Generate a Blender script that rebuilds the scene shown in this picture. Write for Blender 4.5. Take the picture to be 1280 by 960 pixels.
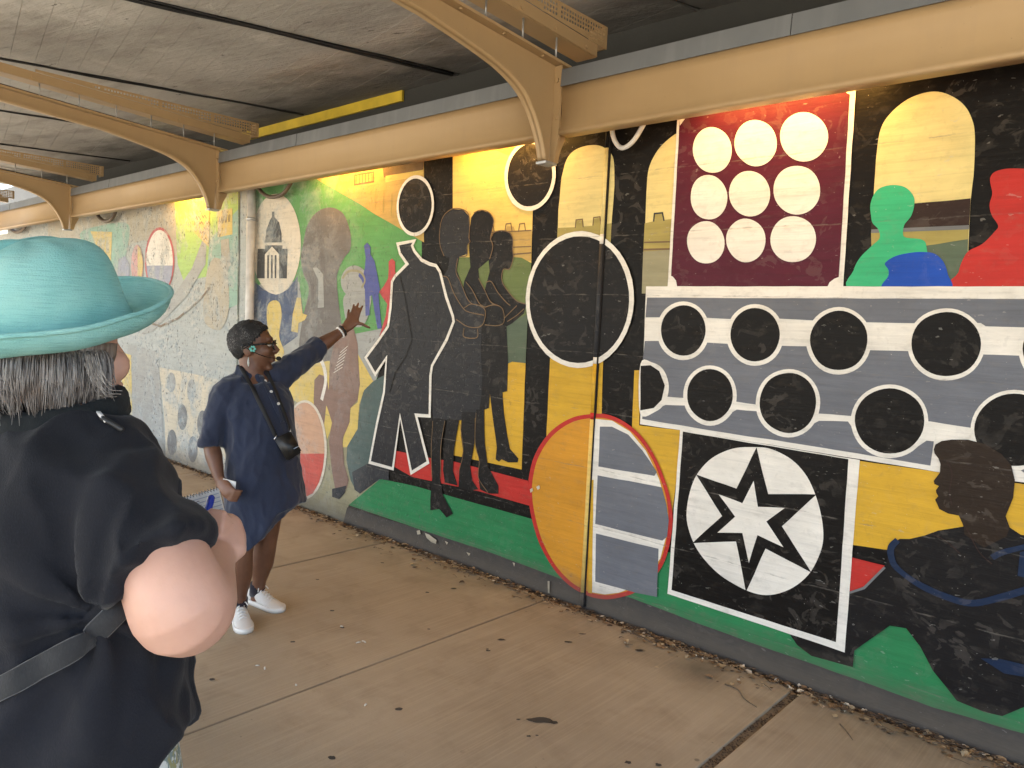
import bpy, bmesh, math, random
from mathutils import Vector, Matrix, noise
random.seed(7)
for o in list(bpy.data.objects): bpy.data.objects.remove(o)
scene = bpy.context.scene
COL = scene.collection

# ------------------------------------------------------------------ camera
FPX, YAW, PITCH, ROLL, CAMZ = 945.0, math.radians(42.199), math.radians(-4.685), math.radians(2.643), 1.65
CAM = Vector((0, 0, CAMZ))
_f = Vector((-math.sin(YAW)*math.cos(PITCH), math.cos(YAW)*math.cos(PITCH), math.sin(PITCH)))
_r0 = Vector((math.cos(YAW), math.sin(YAW), 0)); _u0 = _r0.cross(_f)
_r = _r0*math.cos(ROLL)+_u0*math.sin(ROLL); _u = -_r0*math.sin(ROLL)+_u0*math.cos(ROLL)
cd = bpy.data.cameras.new('camera'); cam = bpy.data.objects.new('camera', cd); COL.objects.link(cam)
cd.sensor_width = 36; cd.lens = FPX/1280*36; cd.clip_start = 0.05; cd.clip_end = 2000
M = Matrix((_r, _u, -_f)).transposed().to_4x4(); M.translation = CAM
cam.matrix_world = M
scene.camera = cam
scene.render.resolution_x, scene.render.resolution_y = 1024, 768

# ------------------------------------------------------------------ light
SUN_EL, SUN_AZ = math.radians(58), math.radians(-150)   # azimuth of the sun, clockwise from +y
world = bpy.data.worlds.new('World'); scene.world = world; world.use_nodes = True
nt = world.node_tree; nt.nodes.clear()
sky = nt.nodes.new('ShaderNodeTexSky'); sky.sky_type = 'NISHITA'; sky.sun_disc = False
sky.sun_elevation = SUN_EL; sky.sun_rotation = SUN_AZ; sky.air_density = 1.0; sky.dust_density = 2.0; sky.ozone_density = 1.0
bg = nt.nodes.new('ShaderNodeBackground'); bg.inputs['Strength'].default_value = 0.13
wo = nt.nodes.new('ShaderNodeOutputWorld')
nt.links.new(sky.outputs[0], bg.inputs[0]); nt.links.new(bg.outputs[0], wo.inputs[0])
sd = bpy.data.lights.new('sun', 'SUN'); sd.energy = 5.0; sd.angle = math.radians(0.5); sd.color = (1, .93, .82)
sun = bpy.data.objects.new('sun', sd); COL.objects.link(sun)
sdir = Vector((math.sin(SUN_AZ)*math.cos(SUN_EL), math.cos(SUN_AZ)*math.cos(SUN_EL), math.sin(SUN_EL)))
sun.rotation_euler = (-sdir).to_track_quat('-Z', 'Y').to_euler()
sun.location = sdir*40
vs = scene.view_settings
vs.view_transform = 'Standard'; vs.look = 'None'; vs.gamma = 1.0; vs.use_curve_mapping = False
vs.exposure = 2.5
scene.cycles.max_bounces = 6; scene.cycles.diffuse_bounces = 4; scene.cycles.glossy_bounces = 2; scene.cycles.transmission_bounces = 2

# ------------------------------------------------------------------ helpers
def ray(px, py): return _f + _r*((px-640)/FPX) - _u*((py-480)/FPX)
def on_y(px, py, y): d = ray(px, py); return CAM + d*(y/d.y)
def on_x(px, py, x): d = ray(px, py); return CAM + d*(x/d.x)
def on_z(px, py, z): d = ray(px, py); return CAM + d*((z-CAMZ)/d.z)
def at(px, py, depth): return CAM + ray(px, py)*depth

def new_mesh(verts, faces, smooth=False):
    me = bpy.data.meshes.new('m'); me.from_pydata([tuple(v) for v in verts], [], faces); me.update()
    if smooth: me.polygons.foreach_set('use_smooth', [True]*len(me.polygons))
    return me
def obj(name, me, mat=None, parent=None, loc=None):
    if isinstance(me, bmesh.types.BMesh):
        b = me; me = bpy.data.meshes.new(name); b.to_mesh(me); b.free()
    me.name = name
    o = bpy.data.objects.new(name, me); COL.objects.link(o)
    if mat is not None and len(me.materials) == 0: me.materials.append(mat)
    if parent is not None: o.parent = parent
    if loc is not None: o.location = loc
    return o
def tag(o, label=None, cat=None, group=None, kind=None):
    if label: o['label'] = label
    if cat: o['category'] = cat
    if group: o['group'] = group
    if kind: o['kind'] = kind
    return o
def empty(name, loc, label, cat, group=None):
    o = bpy.data.objects.new(name, None); COL.objects.link(o); o.location = loc; o.empty_display_size = .1
    return tag(o, label, cat, group)
def inv(parent, p):  # world point -> local to an unrotated empty
    return Vector(p) - parent.location

def bm_box(bm, lo, hi, bevel=0):
    x0, y0, z0 = lo; x1, y1, z1 = hi
    vs_ = [bm.verts.new(p) for p in ((x0,y0,z0),(x1,y0,z0),(x1,y1,z0),(x0,y1,z0),(x0,y0,z1),(x1,y0,z1),(x1,y1,z1),(x0,y1,z1))]
    fs = [bm.faces.new([vs_[i] for i in f]) for f in ((0,3,2,1),(4,5,6,7),(0,1,5,4),(1,2,6,5),(2,3,7,6),(3,0,4,7))]
    if bevel:
        es = list({e for f in fs for e in f.edges})
        bmesh.ops.bevel(bm, geom=es, offset=bevel, segments=2, profile=.5, affect='EDGES')
def box(lo, hi, bevel=0):
    bm = bmesh.new(); bm_box(bm, lo, hi, bevel); return bm

def frames(pts, up0=None):
    pts = [Vector(p) for p in pts]; n = len(pts); T = []
    for i in range(n):
        a = pts[max(i-1, 0)]; b = pts[min(i+1, n-1)]; T.append((b-a).normalized())
    up = Vector(up0) if up0 is not None else (Vector((0,0,1)) if abs(T[0].z) < .9 else Vector((1,0,0)))
    out = []
    N = (up - T[0]*up.dot(T[0])).normalized()
    for i in range(n):
        N = (N - T[i]*N.dot(T[i])).normalized(); out.append((pts[i], N, T[i].cross(N)))
    return out
def bm_tube(bm, pts, rad, n=12, up=None, round_caps=False, caps=True):
    """rad: number, or list of numbers / (rN, rB) pairs"""
    pts = [Vector(p) for p in pts]
    if not isinstance(rad, (list, tuple)): rad = [rad]*len(pts)
    rad = [(r_, r_) if not isinstance(r_, (list, tuple)) else r_ for r_ in rad]
    if round_caps:
        d0 = (pts[0]-pts[1]).normalized(); d1 = (pts[-1]-pts[-2]).normalized()
        P0, R0, P1, R1 = pts[0], rad[0], pts[-1], rad[-1]
        pre = [(P0+d0*(sum(R0)/2)*s, (R0[0]*c, R0[1]*c)) for s, c in ((.97,.22),(.75,.66),(.4,.92))]
        post = [(P1+d1*(sum(R1)/2)*s, (R1[0]*c, R1[1]*c)) for s, c in ((.4,.92),(.75,.66),(.97,.22))]
        pts = [p for p, _ in pre]+pts+[p for p, _ in post]; rad = [r_ for _, r_ in pre]+list(rad)+[r_ for _, r_ in post]
    fr = frames(pts, up); rings = []
    for (p, N, B), (ra, rb) in zip(fr, rad):
        rings.append([bm.verts.new(p+N*(math.cos(2*math.pi*k/n)*ra)+B*(math.sin(2*math.pi*k/n)*rb)) for k in range(n)])
    for i in range(len(rings)-1):
        for k in range(n):
            f = bm.faces.new((rings[i][k], rings[i][(k+1)%n], rings[i+1][(k+1)%n], rings[i+1][k])); f.smooth = True
    if caps:
        bm.faces.new(rings[0][::-1]); bm.faces.new(rings[-1])
def tube(pts, rad, n=12, **k):
    bm = bmesh.new(); bm_tube(bm, pts, rad, n, **k); return bm
def bm_ell(bm, c, axes, n=16, m=10):
    """axes: three vectors (already scaled)"""
    c = Vector(c); A, B, U = [Vector(a) for a in axes]; rows = []
    top = bm.verts.new(c+U); bot = bm.verts.new(c-U)
    for i in range(1, m):
        t = math.pi*i/m
        rows.append([bm.verts.new(c+U*math.cos(t)+(A*math.cos(2*math.pi*k/n)+B*math.sin(2*math.pi*k/n))*math.sin(t)) for k in range(n)])
    for k in range(n):
        bm.faces.new((top, rows[0][k], rows[0][(k+1)%n])).smooth = True
        bm.faces.new((bot, rows[-1][(k+1)%n], rows[-1][k])).smooth = True
        for i in range(len(rows)-1):
            bm.faces.new((rows[i][k], rows[i+1][k], rows[i+1][(k+1)%n], rows[i][(k+1)%n])).smooth = True
def spline(pts, n=6, closed=False):
    """Catmull-Rom through tuples/vectors"""
    P = [Vector(p) for p in pts]; out = []; N = len(P); rng = N if closed else N-1
    for i in range(rng):
        p1, p2 = P[i], P[(i+1)%N]
        p0 = P[(i-1)%N] if (closed or i > 0) else p1*2-p2
        p3 = P[(i+2)%N] if (closed or i+2 < N) else p2*2-p1
        for k in range(n):
            t = k/n
            out.append(.5*((2*p1)+(p2-p0)*t+(2*p0-5*p1+4*p2-p3)*t*t+(3*p1-p0-3*p2+p3)*t**3))
    if not closed: out.append(P[-1])
    return out
def remesh(bm, voxel, smooth=4, factor=.5):
    me = bpy.data.meshes.new('tmp'); bmesh.ops.recalc_face_normals(bm, faces=bm.faces[:]); bm.to_mesh(me); bm.free()
    o = bpy.data.objects.new('tmp', me); COL.objects.link(o)
    m = o.modifiers.new('r', 'REMESH'); m.mode = 'VOXEL'; m.voxel_size = voxel; m.use_smooth_shade = True
    if smooth:
        s = o.modifiers.new('s', 'SMOOTH'); s.factor = factor; s.iterations = smooth
    bpy.context.view_layer.update()
    dg = bpy.context.evaluated_depsgraph_get(); out = bpy.data.meshes.new_from_object(o.evaluated_get(dg))
    bpy.data.objects.remove(o); bpy.data.meshes.remove(me)
    out.polygons.foreach_set('use_smooth', [True]*len(out.polygons))
    out.materials.clear()
    return out
def sub_mesh(bm, levels):
    me = bpy.data.meshes.new('tmp'); bm.to_mesh(me); bm.free()
    o = bpy.data.objects.new('tmp', me); COL.objects.link(o)
    m = o.modifiers.new('s', 'SUBSURF'); m.levels = levels; m.render_levels = levels
    bpy.context.view_layer.update()
    out = bpy.data.meshes.new_from_object(o.evaluated_get(bpy.context.evaluated_depsgraph_get()))
    bpy.data.objects.remove(o); bpy.data.meshes.remove(me)
    out.polygons.foreach_set('use_smooth', [True]*len(out.polygons)); return out

# ------------------------------------------------------------------ materials
class NT:
    def __init__(s, name):
        s.m = bpy.data.materials.new(name); s.m.use_nodes = True; s.t = s.m.node_tree; s.t.nodes.clear()
        s.out = s.n('ShaderNodeOutputMaterial'); s.bsdf = s.n('ShaderNodeBsdfPrincipled'); s.l(s.bsdf.outputs[0], s.out.inputs[0])
    def n(s, t, **k):
        x = s.t.nodes.new(t)
        for a, v in k.items(): setattr(x, a, v)
        return x
    def l(s, a, b): s.t.links.new(a, b)
    def val(s, sock, v):
        if hasattr(v, 'bl_idname') or hasattr(v, 'is_output'): s.l(v, sock)
        else: sock.default_value = v
    def math(s, op, a, b=0, c=0, clamp=False):
        x = s.n('ShaderNodeMath', operation=op, use_clamp=clamp)
        for i, v in enumerate((a, b, c)): s.val(x.inputs[i], v)
        return x.outputs[0]
    def mix(s, f, a, b, blend='MIX'):
        x = s.n('ShaderNodeMix', data_type='RGBA', blend_type=blend)
        s.val(x.inputs[0], f); s.val(x.inputs[6], a if not isinstance(a, tuple) else (*a, 1) if len(a) == 3 else a)
        s.val(x.inputs[7], b if not isinstance(b, tuple) else (*b, 1) if len(b) == 3 else b); return x.outputs[2]
    def noise(s, vec, scale, detail=4, rough=.55, dist=0):
        x = s.n('ShaderNodeTexNoise'); s.l(vec, x.inputs['Vector']) if vec is not None else None
        x.inputs['Scale'].default_value = scale; x.inputs['Detail'].default_value = detail
        x.inputs['Roughness'].default_value = rough; x.inputs['Distortion'].default_value = dist; return x.outputs['Fac']
    def vor(s, vec, scale, feat='F1', out='Distance'):
        x = s.n('ShaderNodeTexVoronoi', feature=feat); s.l(vec, x.inputs['Vector']); x.inputs['Scale'].default_value = scale; return x.outputs[out]
    def ramp(s, f, a, b):
        x = s.n('ShaderNodeMapRange', clamp=True); s.val(x.inputs[0], f); x.inputs[1].default_value = a; x.inputs[2].default_value = b; return x.outputs[0]
    def scale(s, vec, sc, rot=(0,0,0)):
        x = s.n('ShaderNodeMapping'); s.l(vec, x.inputs[0]); x.inputs['Rotation'].default_value = rot; x.inputs['Scale'].default_value = sc; return x.outputs[0]
    def pos(s): return s.n('ShaderNodeNewGeometry').outputs['Position']
    def objc(s): return s.n('ShaderNodeTexCoord').outputs['Object']
    def bump(s, h, strength=.3, dist=.01, normal=None):
        x = s.n('ShaderNodeBump'); x.inputs['Strength'].default_value = strength; x.inputs['Distance'].default_value = dist
        s.l(h, x.inputs['Height']);
        if normal is not None: s.l(normal, x.inputs['Normal'])
        return x.outputs[0]
    def set(s, **k):
        names = dict(color='Base Color', rough='Roughness', metal='Metallic', normal='Normal', spec='Specular IOR Level', sss='Subsurface Weight', sheen='Sheen Weight', alpha='Alpha', trans='Transmission Weight')
        for a, v in k.items():
            if isinstance(v, tuple) and len(v) == 3: v = (*v, 1)
            s.val(s.bsdf.inputs[names[a]], v)
        return s.m
_cache = {}
def plain(name, color, rough=.5, metal=0, var=.18, nscale=6, bump=.15, bscale=60, spec=.5):
    if name in _cache: return _cache[name]
    t = NT(name); p = t.objc()
    n1 = t.noise(p, nscale, 5); n2 = t.noise(p, bscale, 3)
    dark = tuple(c*(1-var) for c in color); lite = tuple(min(1, c*(1+var)) for c in color)
    t.set(color=t.mix(t.ramp(n1, .3, .7), dark, lite), rough=t.math('ADD', t.math('MULTIPLY', n1, .2), rough-.1), metal=metal, spec=spec, normal=t.bump(n2, bump, .004))
    _cache[name] = t.m; return t.m

# ================================================================== ground, road, walkway
WALL_Y = 3.55
def mat_ground():
    t = NT('dry_ground'); p = t.pos()
    n = t.noise(p, .6, 6); n2 = t.noise(p, 30, 4)
    t.set(color=t.mix(n, (.27,.23,.16), (.40,.35,.26)), rough=.95, normal=t.bump(n2, .6, .02)); return t.m
def mat_asphalt():  # unseen road, coloured pale so it bounces sunlight up under the deck
    t = NT('pale_bounce_road'); p = t.pos(); n = t.noise(p, 1.2, 5); n2 = t.noise(p, 160, 2)
    t.set(color=t.mix(n, (.30,.27,.22), (.40,.365,.30)), rough=.9, normal=t.bump(n2, .5, .01)); return t.m
def mat_walk():
    t = NT('broomed_concrete'); p = t.pos()
    broom = t.noise(t.scale(p, (95, 1.6, 1)), 1, 3, .6)
    broom2 = t.noise(t.scale(p, (260, 3, 1)), 1, 2, .5)
    big = t.noise(p, .9, 6, .6); mid = t.noise(p, 4.5, 6, .62, .6); fine = t.noise(p, 90, 3)
    c = t.mix(t.ramp(big, .32, .68), (.305,.232,.150), (.42,.332,.226))
    c = t.mix(t.math('MULTIPLY', t.ramp(mid, .5, .72), .38), c, (.215,.152,.09))
    c = t.mix(t.math('MULTIPLY', t.ramp(broom, .45, .7), .32), c, (.54,.42,.28))
    c = t.mix(t.math('MULTIPLY', t.ramp(fine, .62, .75), .25), c, (.22,.165,.105))
    # grime in speckled patches, and a blotchy darker tone towards the wall
    spot = t.vor(p, 5.5); dots = t.math('MULTIPLY', t.ramp(spot, .07, .045), t.ramp(t.noise(p, 2.0, 2), .5, .62))
    c = t.mix(t.math('MULTIPLY', dots, .75), c, (.075,.06,.045))
    spot2 = t.vor(t.scale(p, (1.0, 1.6, 1)), 14); dots2 = t.math('MULTIPLY', t.ramp(spot2, .09, .05), t.ramp(t.noise(p, 3.1, 2), .55, .66))
    c = t.mix(t.math('MULTIPLY', dots2, .55), c, (.09,.07,.05))
    sep = t.n('ShaderNodeSeparateXYZ'); t.l(p, sep.inputs[0])
    edge = t.math('MULTIPLY', t.ramp(sep.outputs[1], 2.95, 3.5), t.ramp(t.noise(p, 3.3, 5, .65), .38, .66))
    c = t.mix(t.math('MULTIPLY', edge, .6), c, (.12,.085,.05))
    for (px, py, rad) in ((872,838,.34),(905,830,.2)):
        q = on_z(px, py, 0); dd = t.n('ShaderNodeVectorMath', operation='DISTANCE'); t.l(p, dd.inputs[0]); dd.inputs[1].default_value = tuple(q)
        c = t.mix(t.math('MULTIPLY', t.ramp(t.math('ADD', dd.outputs['Value'], t.math('MULTIPLY', mid, .3)), rad, rad*.45), .6), c, (.085,.066,.045))
    h = t.math('ADD', t.math('MULTIPLY', broom, .6), t.math('ADD', t.math('MULTIPLY', broom2, .35), t.math('MULTIPLY', fine, .35)))
    t.set(color=c, rough=t.math('ADD', .62, t.math('MULTIPLY', mid, .3)), normal=t.bump(h, .5, .004), spec=.35); return t.m
def mat_soil():
    t = NT('dirt'); p = t.pos(); n = t.noise(p, 12, 6); n2 = t.noise(p, 70, 4)
    t.set(color=t.mix(n, (.05,.035,.022), (.15,.11,.07)), rough=.95, normal=t.bump(n2, .8, .02)); return t.m
M_walk = mat_walk(); M_soil = mat_soil()
bm = bmesh.new(); bmesh.ops.create_grid(bm, x_segments=1, y_segments=1, size=600)
g = obj('ground', bm, mat_ground(), loc=(0, 0, -.16)); tag(g, kind='structure')
rd = obj('road', box((-80, -11, -.15), (60, -1.72, -.12)), mat_asphalt()); tag(rd, kind='structure')
line_m = plain('road_paint', (.6, .45, .08), .7)
ln = obj('centre_line', new_mesh([(-80,-6.2,-.116),(60,-6.2,-.116),(60,-6.08,-.116),(-80,-6.08,-.116)], [(0,1,2,3)]), line_m, rd)
kerb_m = plain('kerb_concrete', (.33,.31,.27), .85, nscale=3, bump=.4)
kb = obj('kerb', box((-40, -1.72, -.14), (20, -1.56, .01), .012), kerb_m); tag(kb, kind='structure')
ds = obj('dirt_strip', box((-40, -1.55, -.15), (20, WALL_Y, -.028)), M_soil); tag(ds, kind='structure')
walk = obj('walkway', box((-40, -1.55, -.14), (20, 3.44, -.035)), M_walk); tag(walk, kind='structure')
JX = -2.775; JS = 1.524
random.seed(3)
for k in range(-9, 5):
    x0 = JX+k*JS; x1 = x0+JS
    ga = .022 if k == 1 else .007; gb = .022 if k == 0 else .007
    me = None
    bm = bmesh.new(); bm_box(bm, (x0+ga, -1.55, -.034), (x1-gb, 3.455, 0), .006)
    # ragged slab edge facing the wall
    for v in bm.verts:
        if v.co.y > 3.4: v.co.y += random.uniform(-.012, .012)
    s = obj('paving_slab', bm, M_walk, walk); s.location.z = random.uniform(-.0015, .0015)

fill = obj('joint_fill', box((JX+JS-.021, -1.5, -.033), (JX+JS+.021, 3.44, -.010)), plain('sandy_fill', (.20,.145,.088), .95, nscale=60, bump=.8), walk)
# stains and gum spots lying on the slabs, traced as thin films
stain_m = plain('dried_stain', (.045,.036,.028), .75, nscale=20, bump=.1)
random.seed(5)
def stain(px, py, rx, ry, seed):
    c = on_z(px, py, 0.0); bm = bmesh.new(); vs_ = []
    for k in range(30):
        a = 2*math.pi*k/30; w = 1+.42*noise.noise((math.cos(a)*1.6+seed, math.sin(a)*1.6, seed*2.1))
        q = c+_r0*(math.cos(a)*rx*w)+Vector((-_r0.y, _r0.x, 0))*(math.sin(a)*ry*w); vs_.append(bm.verts.new((q.x, q.y, .0032)))
    bm.faces.new(vs_); return obj('stain', bm, stain_m, walk)
for i, (px, py, rx, ry) in enumerate(((677,901,.058,.020),(693,904,.016,.012),(648,900,.008,.005),(498,887,.016,.012),(661,921,.009,.006),(671,920,.006,.005),
    (415,764,.013,.009),(366,803,.012,.008),(534,741,.012,.009),(397,725,.011,.008),(567,736,.02,.01),(478,704,.012,.008),(536,787,.008,.006),(610,814,.012,.007),
    (785,954,.012,.01),(823,957,.012,.01),(710,803,.02,.008),(627,800,.02,.01),(428,785,.012,.008),(415,948,.014,.012),(265,850,.012,.01),(609,812,.008,.006),(728,793,.02,.006))):
    stain(px, py, rx, ry, i*3.7)

# ================================================================== wall materials
def wear_group():
    """common wear of the painted concrete: lift lines, form-board grain, pits, chips, dust"""
    g = bpy.data.node_groups.new('wall_wear', 'ShaderNodeTree')
    g.interface.new_socket('Color', in_out='INPUT', socket_type='NodeSocketColor')
    g.interface.new_socket('Color', in_out='OUTPUT', socket_type='NodeSocketColor')
    g.interface.new_socket('Roughness', in_out='OUTPUT', socket_type='NodeSocketFloat')
    g.interface.new_socket('Normal', in_out='OUTPUT', socket_type='NodeSocketVector')
    t = NT.__new__(NT); t.t = g
    gi = t.n('NodeGroupInput'); go = t.n('NodeGroupOutput')
    p = t.pos(); sep = t.n('ShaderNodeSeparateXYZ'); t.l(p, sep.inputs[0]); X, Z = sep.outputs[0], sep.outputs[2]
    old = t.ramp(X, -4.6, -6.9)            # the mural is older and more weathered down the wall
    old2 = t.math('ADD', t.math('MULTIPLY', t.ramp(X, -2.4, -4.4), .7), t.math('MULTIPLY', t.ramp(X, -6.4, -6.7), .8))
    mott = t.noise(p, 2.6, 5, .65); mott2 = t.noise(t.scale(p, (1, 1, 1.7)), 11, 4, .65)
    grain = t.noise(t.scale(p, (3, 1, 70)), 1, 2, .6)
    zz = t.math('ADD', Z, t.math('MULTIPLY', mott, .035))
    per = t.math('ABSOLUTE', t.math('SUBTRACT', t.math('MODULO', t.math('ADD', zz, 10.0), .335), .12))
    lmask = t.ramp(mott2, .44, .62)
    line = t.math('MULTIPLY', t.math('LESS_THAN', per, .003), lmask)
    c = gi.outputs[0]
    # brush marks and uneven cover of the paint coats
    brush = t.noise(t.scale(p, (3.2, 1, 26), (0, .12, 0)), 1, 3, .62, .5)
    lum = t.n('ShaderNodeRGBToBW'); t.l(c, lum.inputs[0]); darkp = t.ramp(lum.outputs[0], .12, .03)
    hv = t.math('ADD', .60, t.math('ADD', t.math('MULTIPLY', mott, .46), t.math('MULTIPLY', brush, .34)))
    c2 = t.n('ShaderNodeVectorMath', operation='SCALE'); t.l(c, c2.inputs[0]); t.l(hv, c2.inputs['Scale']); c = c2.outputs[0]
    # scuffed flakes: dusty on dark coats, grimy on pale ones
    flake = t.math('MULTIPLY', t.ramp(t.noise(t.scale(p, (1, 1, 1.3)), 8.5, 4, .55, 1.6), .56, .60), t.ramp(mott, .40, .56))
    c = t.mix(t.math('MULTIPLY', flake, t.math('ADD', .05, t.math('MULTIPLY', darkp, .045))), c, (.34,.29,.24))
    grime = t.math('MULTIPLY', t.ramp(mott2, .54, .72), t.math('SUBTRACT', .20, t.math('MULTIPLY', darkp, .12)))
    c = t.mix(grime, c, (.20,.165,.125))
    dust = t.math('MULTIPLY', t.ramp(mott2, .5, .72), t.ramp(mott, .42, .62))
    c = t.mix(t.math('MULTIPLY', t.ramp(grain, .52, .8), .16), c, (.02,.018,.015))
    c = t.mix(t.math('MULTIPLY', line, .40), c, (.20,.175,.145))
    v1 = t.vor(t.scale(p, (1, 1, 1.2)), 19); chips = t.math('MULTIPLY', t.ramp(t.math('ADD', v1, t.math('MULTIPLY', mott2, .03)), .060, .045), t.ramp(mott, .52, .57))
    v2 = t.vor(t.scale(p, (1, 1, .8)), 52); chips2 = t.math('MULTIPLY', t.ramp(v2, .085, .04), t.ramp(mott2, .52, .58))
    c = t.mix(t.math('MULTIPLY', t.math('MAXIMUM', chips, t.math('MULTIPLY', chips2, .7)), .7), c, (.60,.57,.52))
    scr = t.math('GREATER_THAN', t.noise(t.scale(p, (24, 1, 58), (0, .9, 0)), 1, 2, .5), .735)
    c = t.mix(t.math('MULTIPLY', scr, .22), c, (.5,.47,.42))
    n3 = t.noise(t.scale(p, (1, 1, .75)), 3.6, 8, .74, .5)
    peel = t.math('MULTIPLY', old, t.ramp(n3, .47, .57))
    c = t.mix(t.math('MULTIPLY', peel, .70), c, t.mix(t.ramp(mott2, .4, .62), (.30,.35,.37), (.60,.58,.52)))
    c = t.mix(t.math('MULTIPLY', old, .10), c, (.45,.46,.42))
    pv = t.noise(t.scale(p, (1, 1, .7)), 38, 2, .6, .8)
    pit = t.math('MULTIPLY', t.ramp(pv, .60, .68), t.math('MULTIPLY', t.ramp(n3, .43, .54), t.math('MAXIMUM', old2, .12)))
    c = t.mix(t.math('MULTIPLY', t.math('MINIMUM', pit, 1.0), .66), c, (.075,.065,.058))
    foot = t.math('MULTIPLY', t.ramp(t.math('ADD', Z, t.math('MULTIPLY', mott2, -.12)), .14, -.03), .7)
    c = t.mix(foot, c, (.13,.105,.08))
    h = t.math('ADD', t.math('MULTIPLY', grain, .4), t.math('MULTIPLY', mott2, .7))
    h = t.math('SUBTRACT', h, t.math('MULTIPLY', t.ramp(pv, .60, .68), old2))
    h = t.math('SUBTRACT', h, t.math('MULTIPLY', t.ramp(per, .007, .002), t.math('MULTIPLY', lmask, .25)))
    t.l(c, go.inputs[0])
    t.l(t.math('ADD', .30, t.math('ADD', t.math('MULTIPLY', mott2, .25), t.math('MULTIPLY', t.math('MAXIMUM', peel, dust), .3))), go.inputs[1])
    t.l(t.bump(h, .5, .006), go.inputs[2])
    return g
WEAR = wear_group()
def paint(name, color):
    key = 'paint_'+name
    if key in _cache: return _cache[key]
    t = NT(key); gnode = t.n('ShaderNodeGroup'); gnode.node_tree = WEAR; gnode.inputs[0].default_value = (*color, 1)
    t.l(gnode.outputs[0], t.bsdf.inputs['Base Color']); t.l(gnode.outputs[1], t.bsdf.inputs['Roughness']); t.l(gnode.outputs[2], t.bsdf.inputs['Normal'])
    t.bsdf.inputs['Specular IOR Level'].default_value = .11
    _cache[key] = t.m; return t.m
C = dict(black=(.0068,.0056,.0050), charcoal=(.038,.039,.043), white=(.76,.71,.63), pale_yellow=(.70,.57,.24), sunny=(.74,.52,.15), ochre=(.62,.36,.035),
    maroon=(.085,.013,.026), grey=(.150,.155,.175), red=(.48,.035,.028), green=(.032,.20,.075), emerald=(.05,.42,.19), blue=(.018,.075,.40), orange=(.60,.27,.03),
    brown=(.036,.020,.016), umber=(.028,.018,.012), olive=(.36,.29,.09), hill=(.13,.17,.06), leaf=(.11,.30,.095), tan=(.48,.32,.10), dusk=(.10,.13,.085),
    khaki=(.31,.28,.17), slate=(.027,.027,.030), smoke=(.15,.135,.125), ash=(.34,.34,.32), navy=(.05,.075,.15), violet=(.085,.10,.30), rose=(.50,.075,.075),
    clay=(.23,.145,.115), peach=(.56,.33,.21), coral=(.55,.10,.075), teal=(.085,.12,.11), cream=(.68,.60,.48), straw=(.62,.46,.13), sepia=(.17,.11,.06),
    trim=(.015,.027,.060), steelblue=(.16,.19,.22), iron=(.0125,.0112,.0112), mint=(.26,.42,.33), lime=(.34,.52,.12), stone=(.42,.37,.28), mist=(.50,.52,.52), bone=(.62,.54,.40), pewter=(.17,.17,.17), pink=(.6,.3,.28), lilac=(.30,.31,.40))
def P(n): return paint(n, C[n])

# ================================================================== the mural walls
def wall_block(name, x0, x1, mat, label, z1=3.08, y1=3.95):
    o = obj(name, box((x0, WALL_Y, -.2), (x1, y1, z1)), mat); return tag(o, label, 'wall')
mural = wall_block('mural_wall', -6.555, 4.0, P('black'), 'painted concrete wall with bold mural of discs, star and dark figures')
oldwall = wall_block('weathered_wall', -22.0, -6.60, paint('washed', (.40,.42,.40)), 'weathered concrete wall with faded, peeling pastel mural beyond the downpipe')
backm = plain('dark_concrete', (.035,.036,.034), .85, nscale=2, bump=.5)  # near-black tone for the wall behind the beams and the deck core
bk = obj('bridge_seat_wall', box((-22, 3.97, -.2), (4, 4.3, 3.60)), backm); tag(bk, 'dark back wall of the bridge seat above the beams', 'wall')
yb = obj('yellow_band', box((-7.6, 3.945, 3.375), (-4.91, 3.969, 3.462), .003), plain('band_yellow', (.55,.40,.03), .6), bk)

LAYER = .001
_idx = [0]
def wpt(px, py, lay):
    p = on_y(px, py, WALL_Y-LAYER*lay-(_idx[0]%40)*2.4e-5); p.z = max(p.z, -.02); return p
def wobble(pts, amp=.0022, step=.05):
    out = []; n = len(pts)
    for i in range(n):
        a, b = pts[i], pts[(i+1)%n]; k = max(1, int((b-a).length/step))
        for j in range(k):
            q = a.lerp(b, j/k); w = noise.noise_vector((q.x*9, q.z*9, 1.7)); out.append(Vector((q.x+w.x*amp, q.y, q.z+w.z*amp)))
    return out
def shape(name, pts, color, lay, parent=None, smooth=False, amp=.0022):
    parent = parent or mural; _idx[0] += 1
    q = spline([Vector((a, b, 0)) for a, b in pts], 5, True) if smooth else [Vector((a, b, 0)) for a, b in pts]
    w = wobble([wpt(v.x, v.y, lay) for v in q], amp)
    bm = bmesh.new(); f = bm.faces.new([bm.verts.new(v) for v in w]); f.normal_update()
    if f.normal.y > 0: f.normal_flip()
    bmesh.ops.triangulate(bm, faces=[f])
    return obj(name, bm, P(color), parent)
def ell_pts(cx, cy, rx, ry, rot=0, n=40):
    c, s = math.cos(math.radians(rot)), math.sin(math.radians(rot)); out = []
    for k in range(n):
        a = 2*math.pi*k/n; x, y = rx*math.cos(a), ry*math.sin(a); out.append((cx+x*c-y*s, cy+x*s+y*c))
    return out
def disc(name, cx, cy, rx, ry, color, lay, parent=None, rot=0): return shape(name, ell_pts(cx, cy, rx, ry, rot), color, lay, parent)
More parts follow.
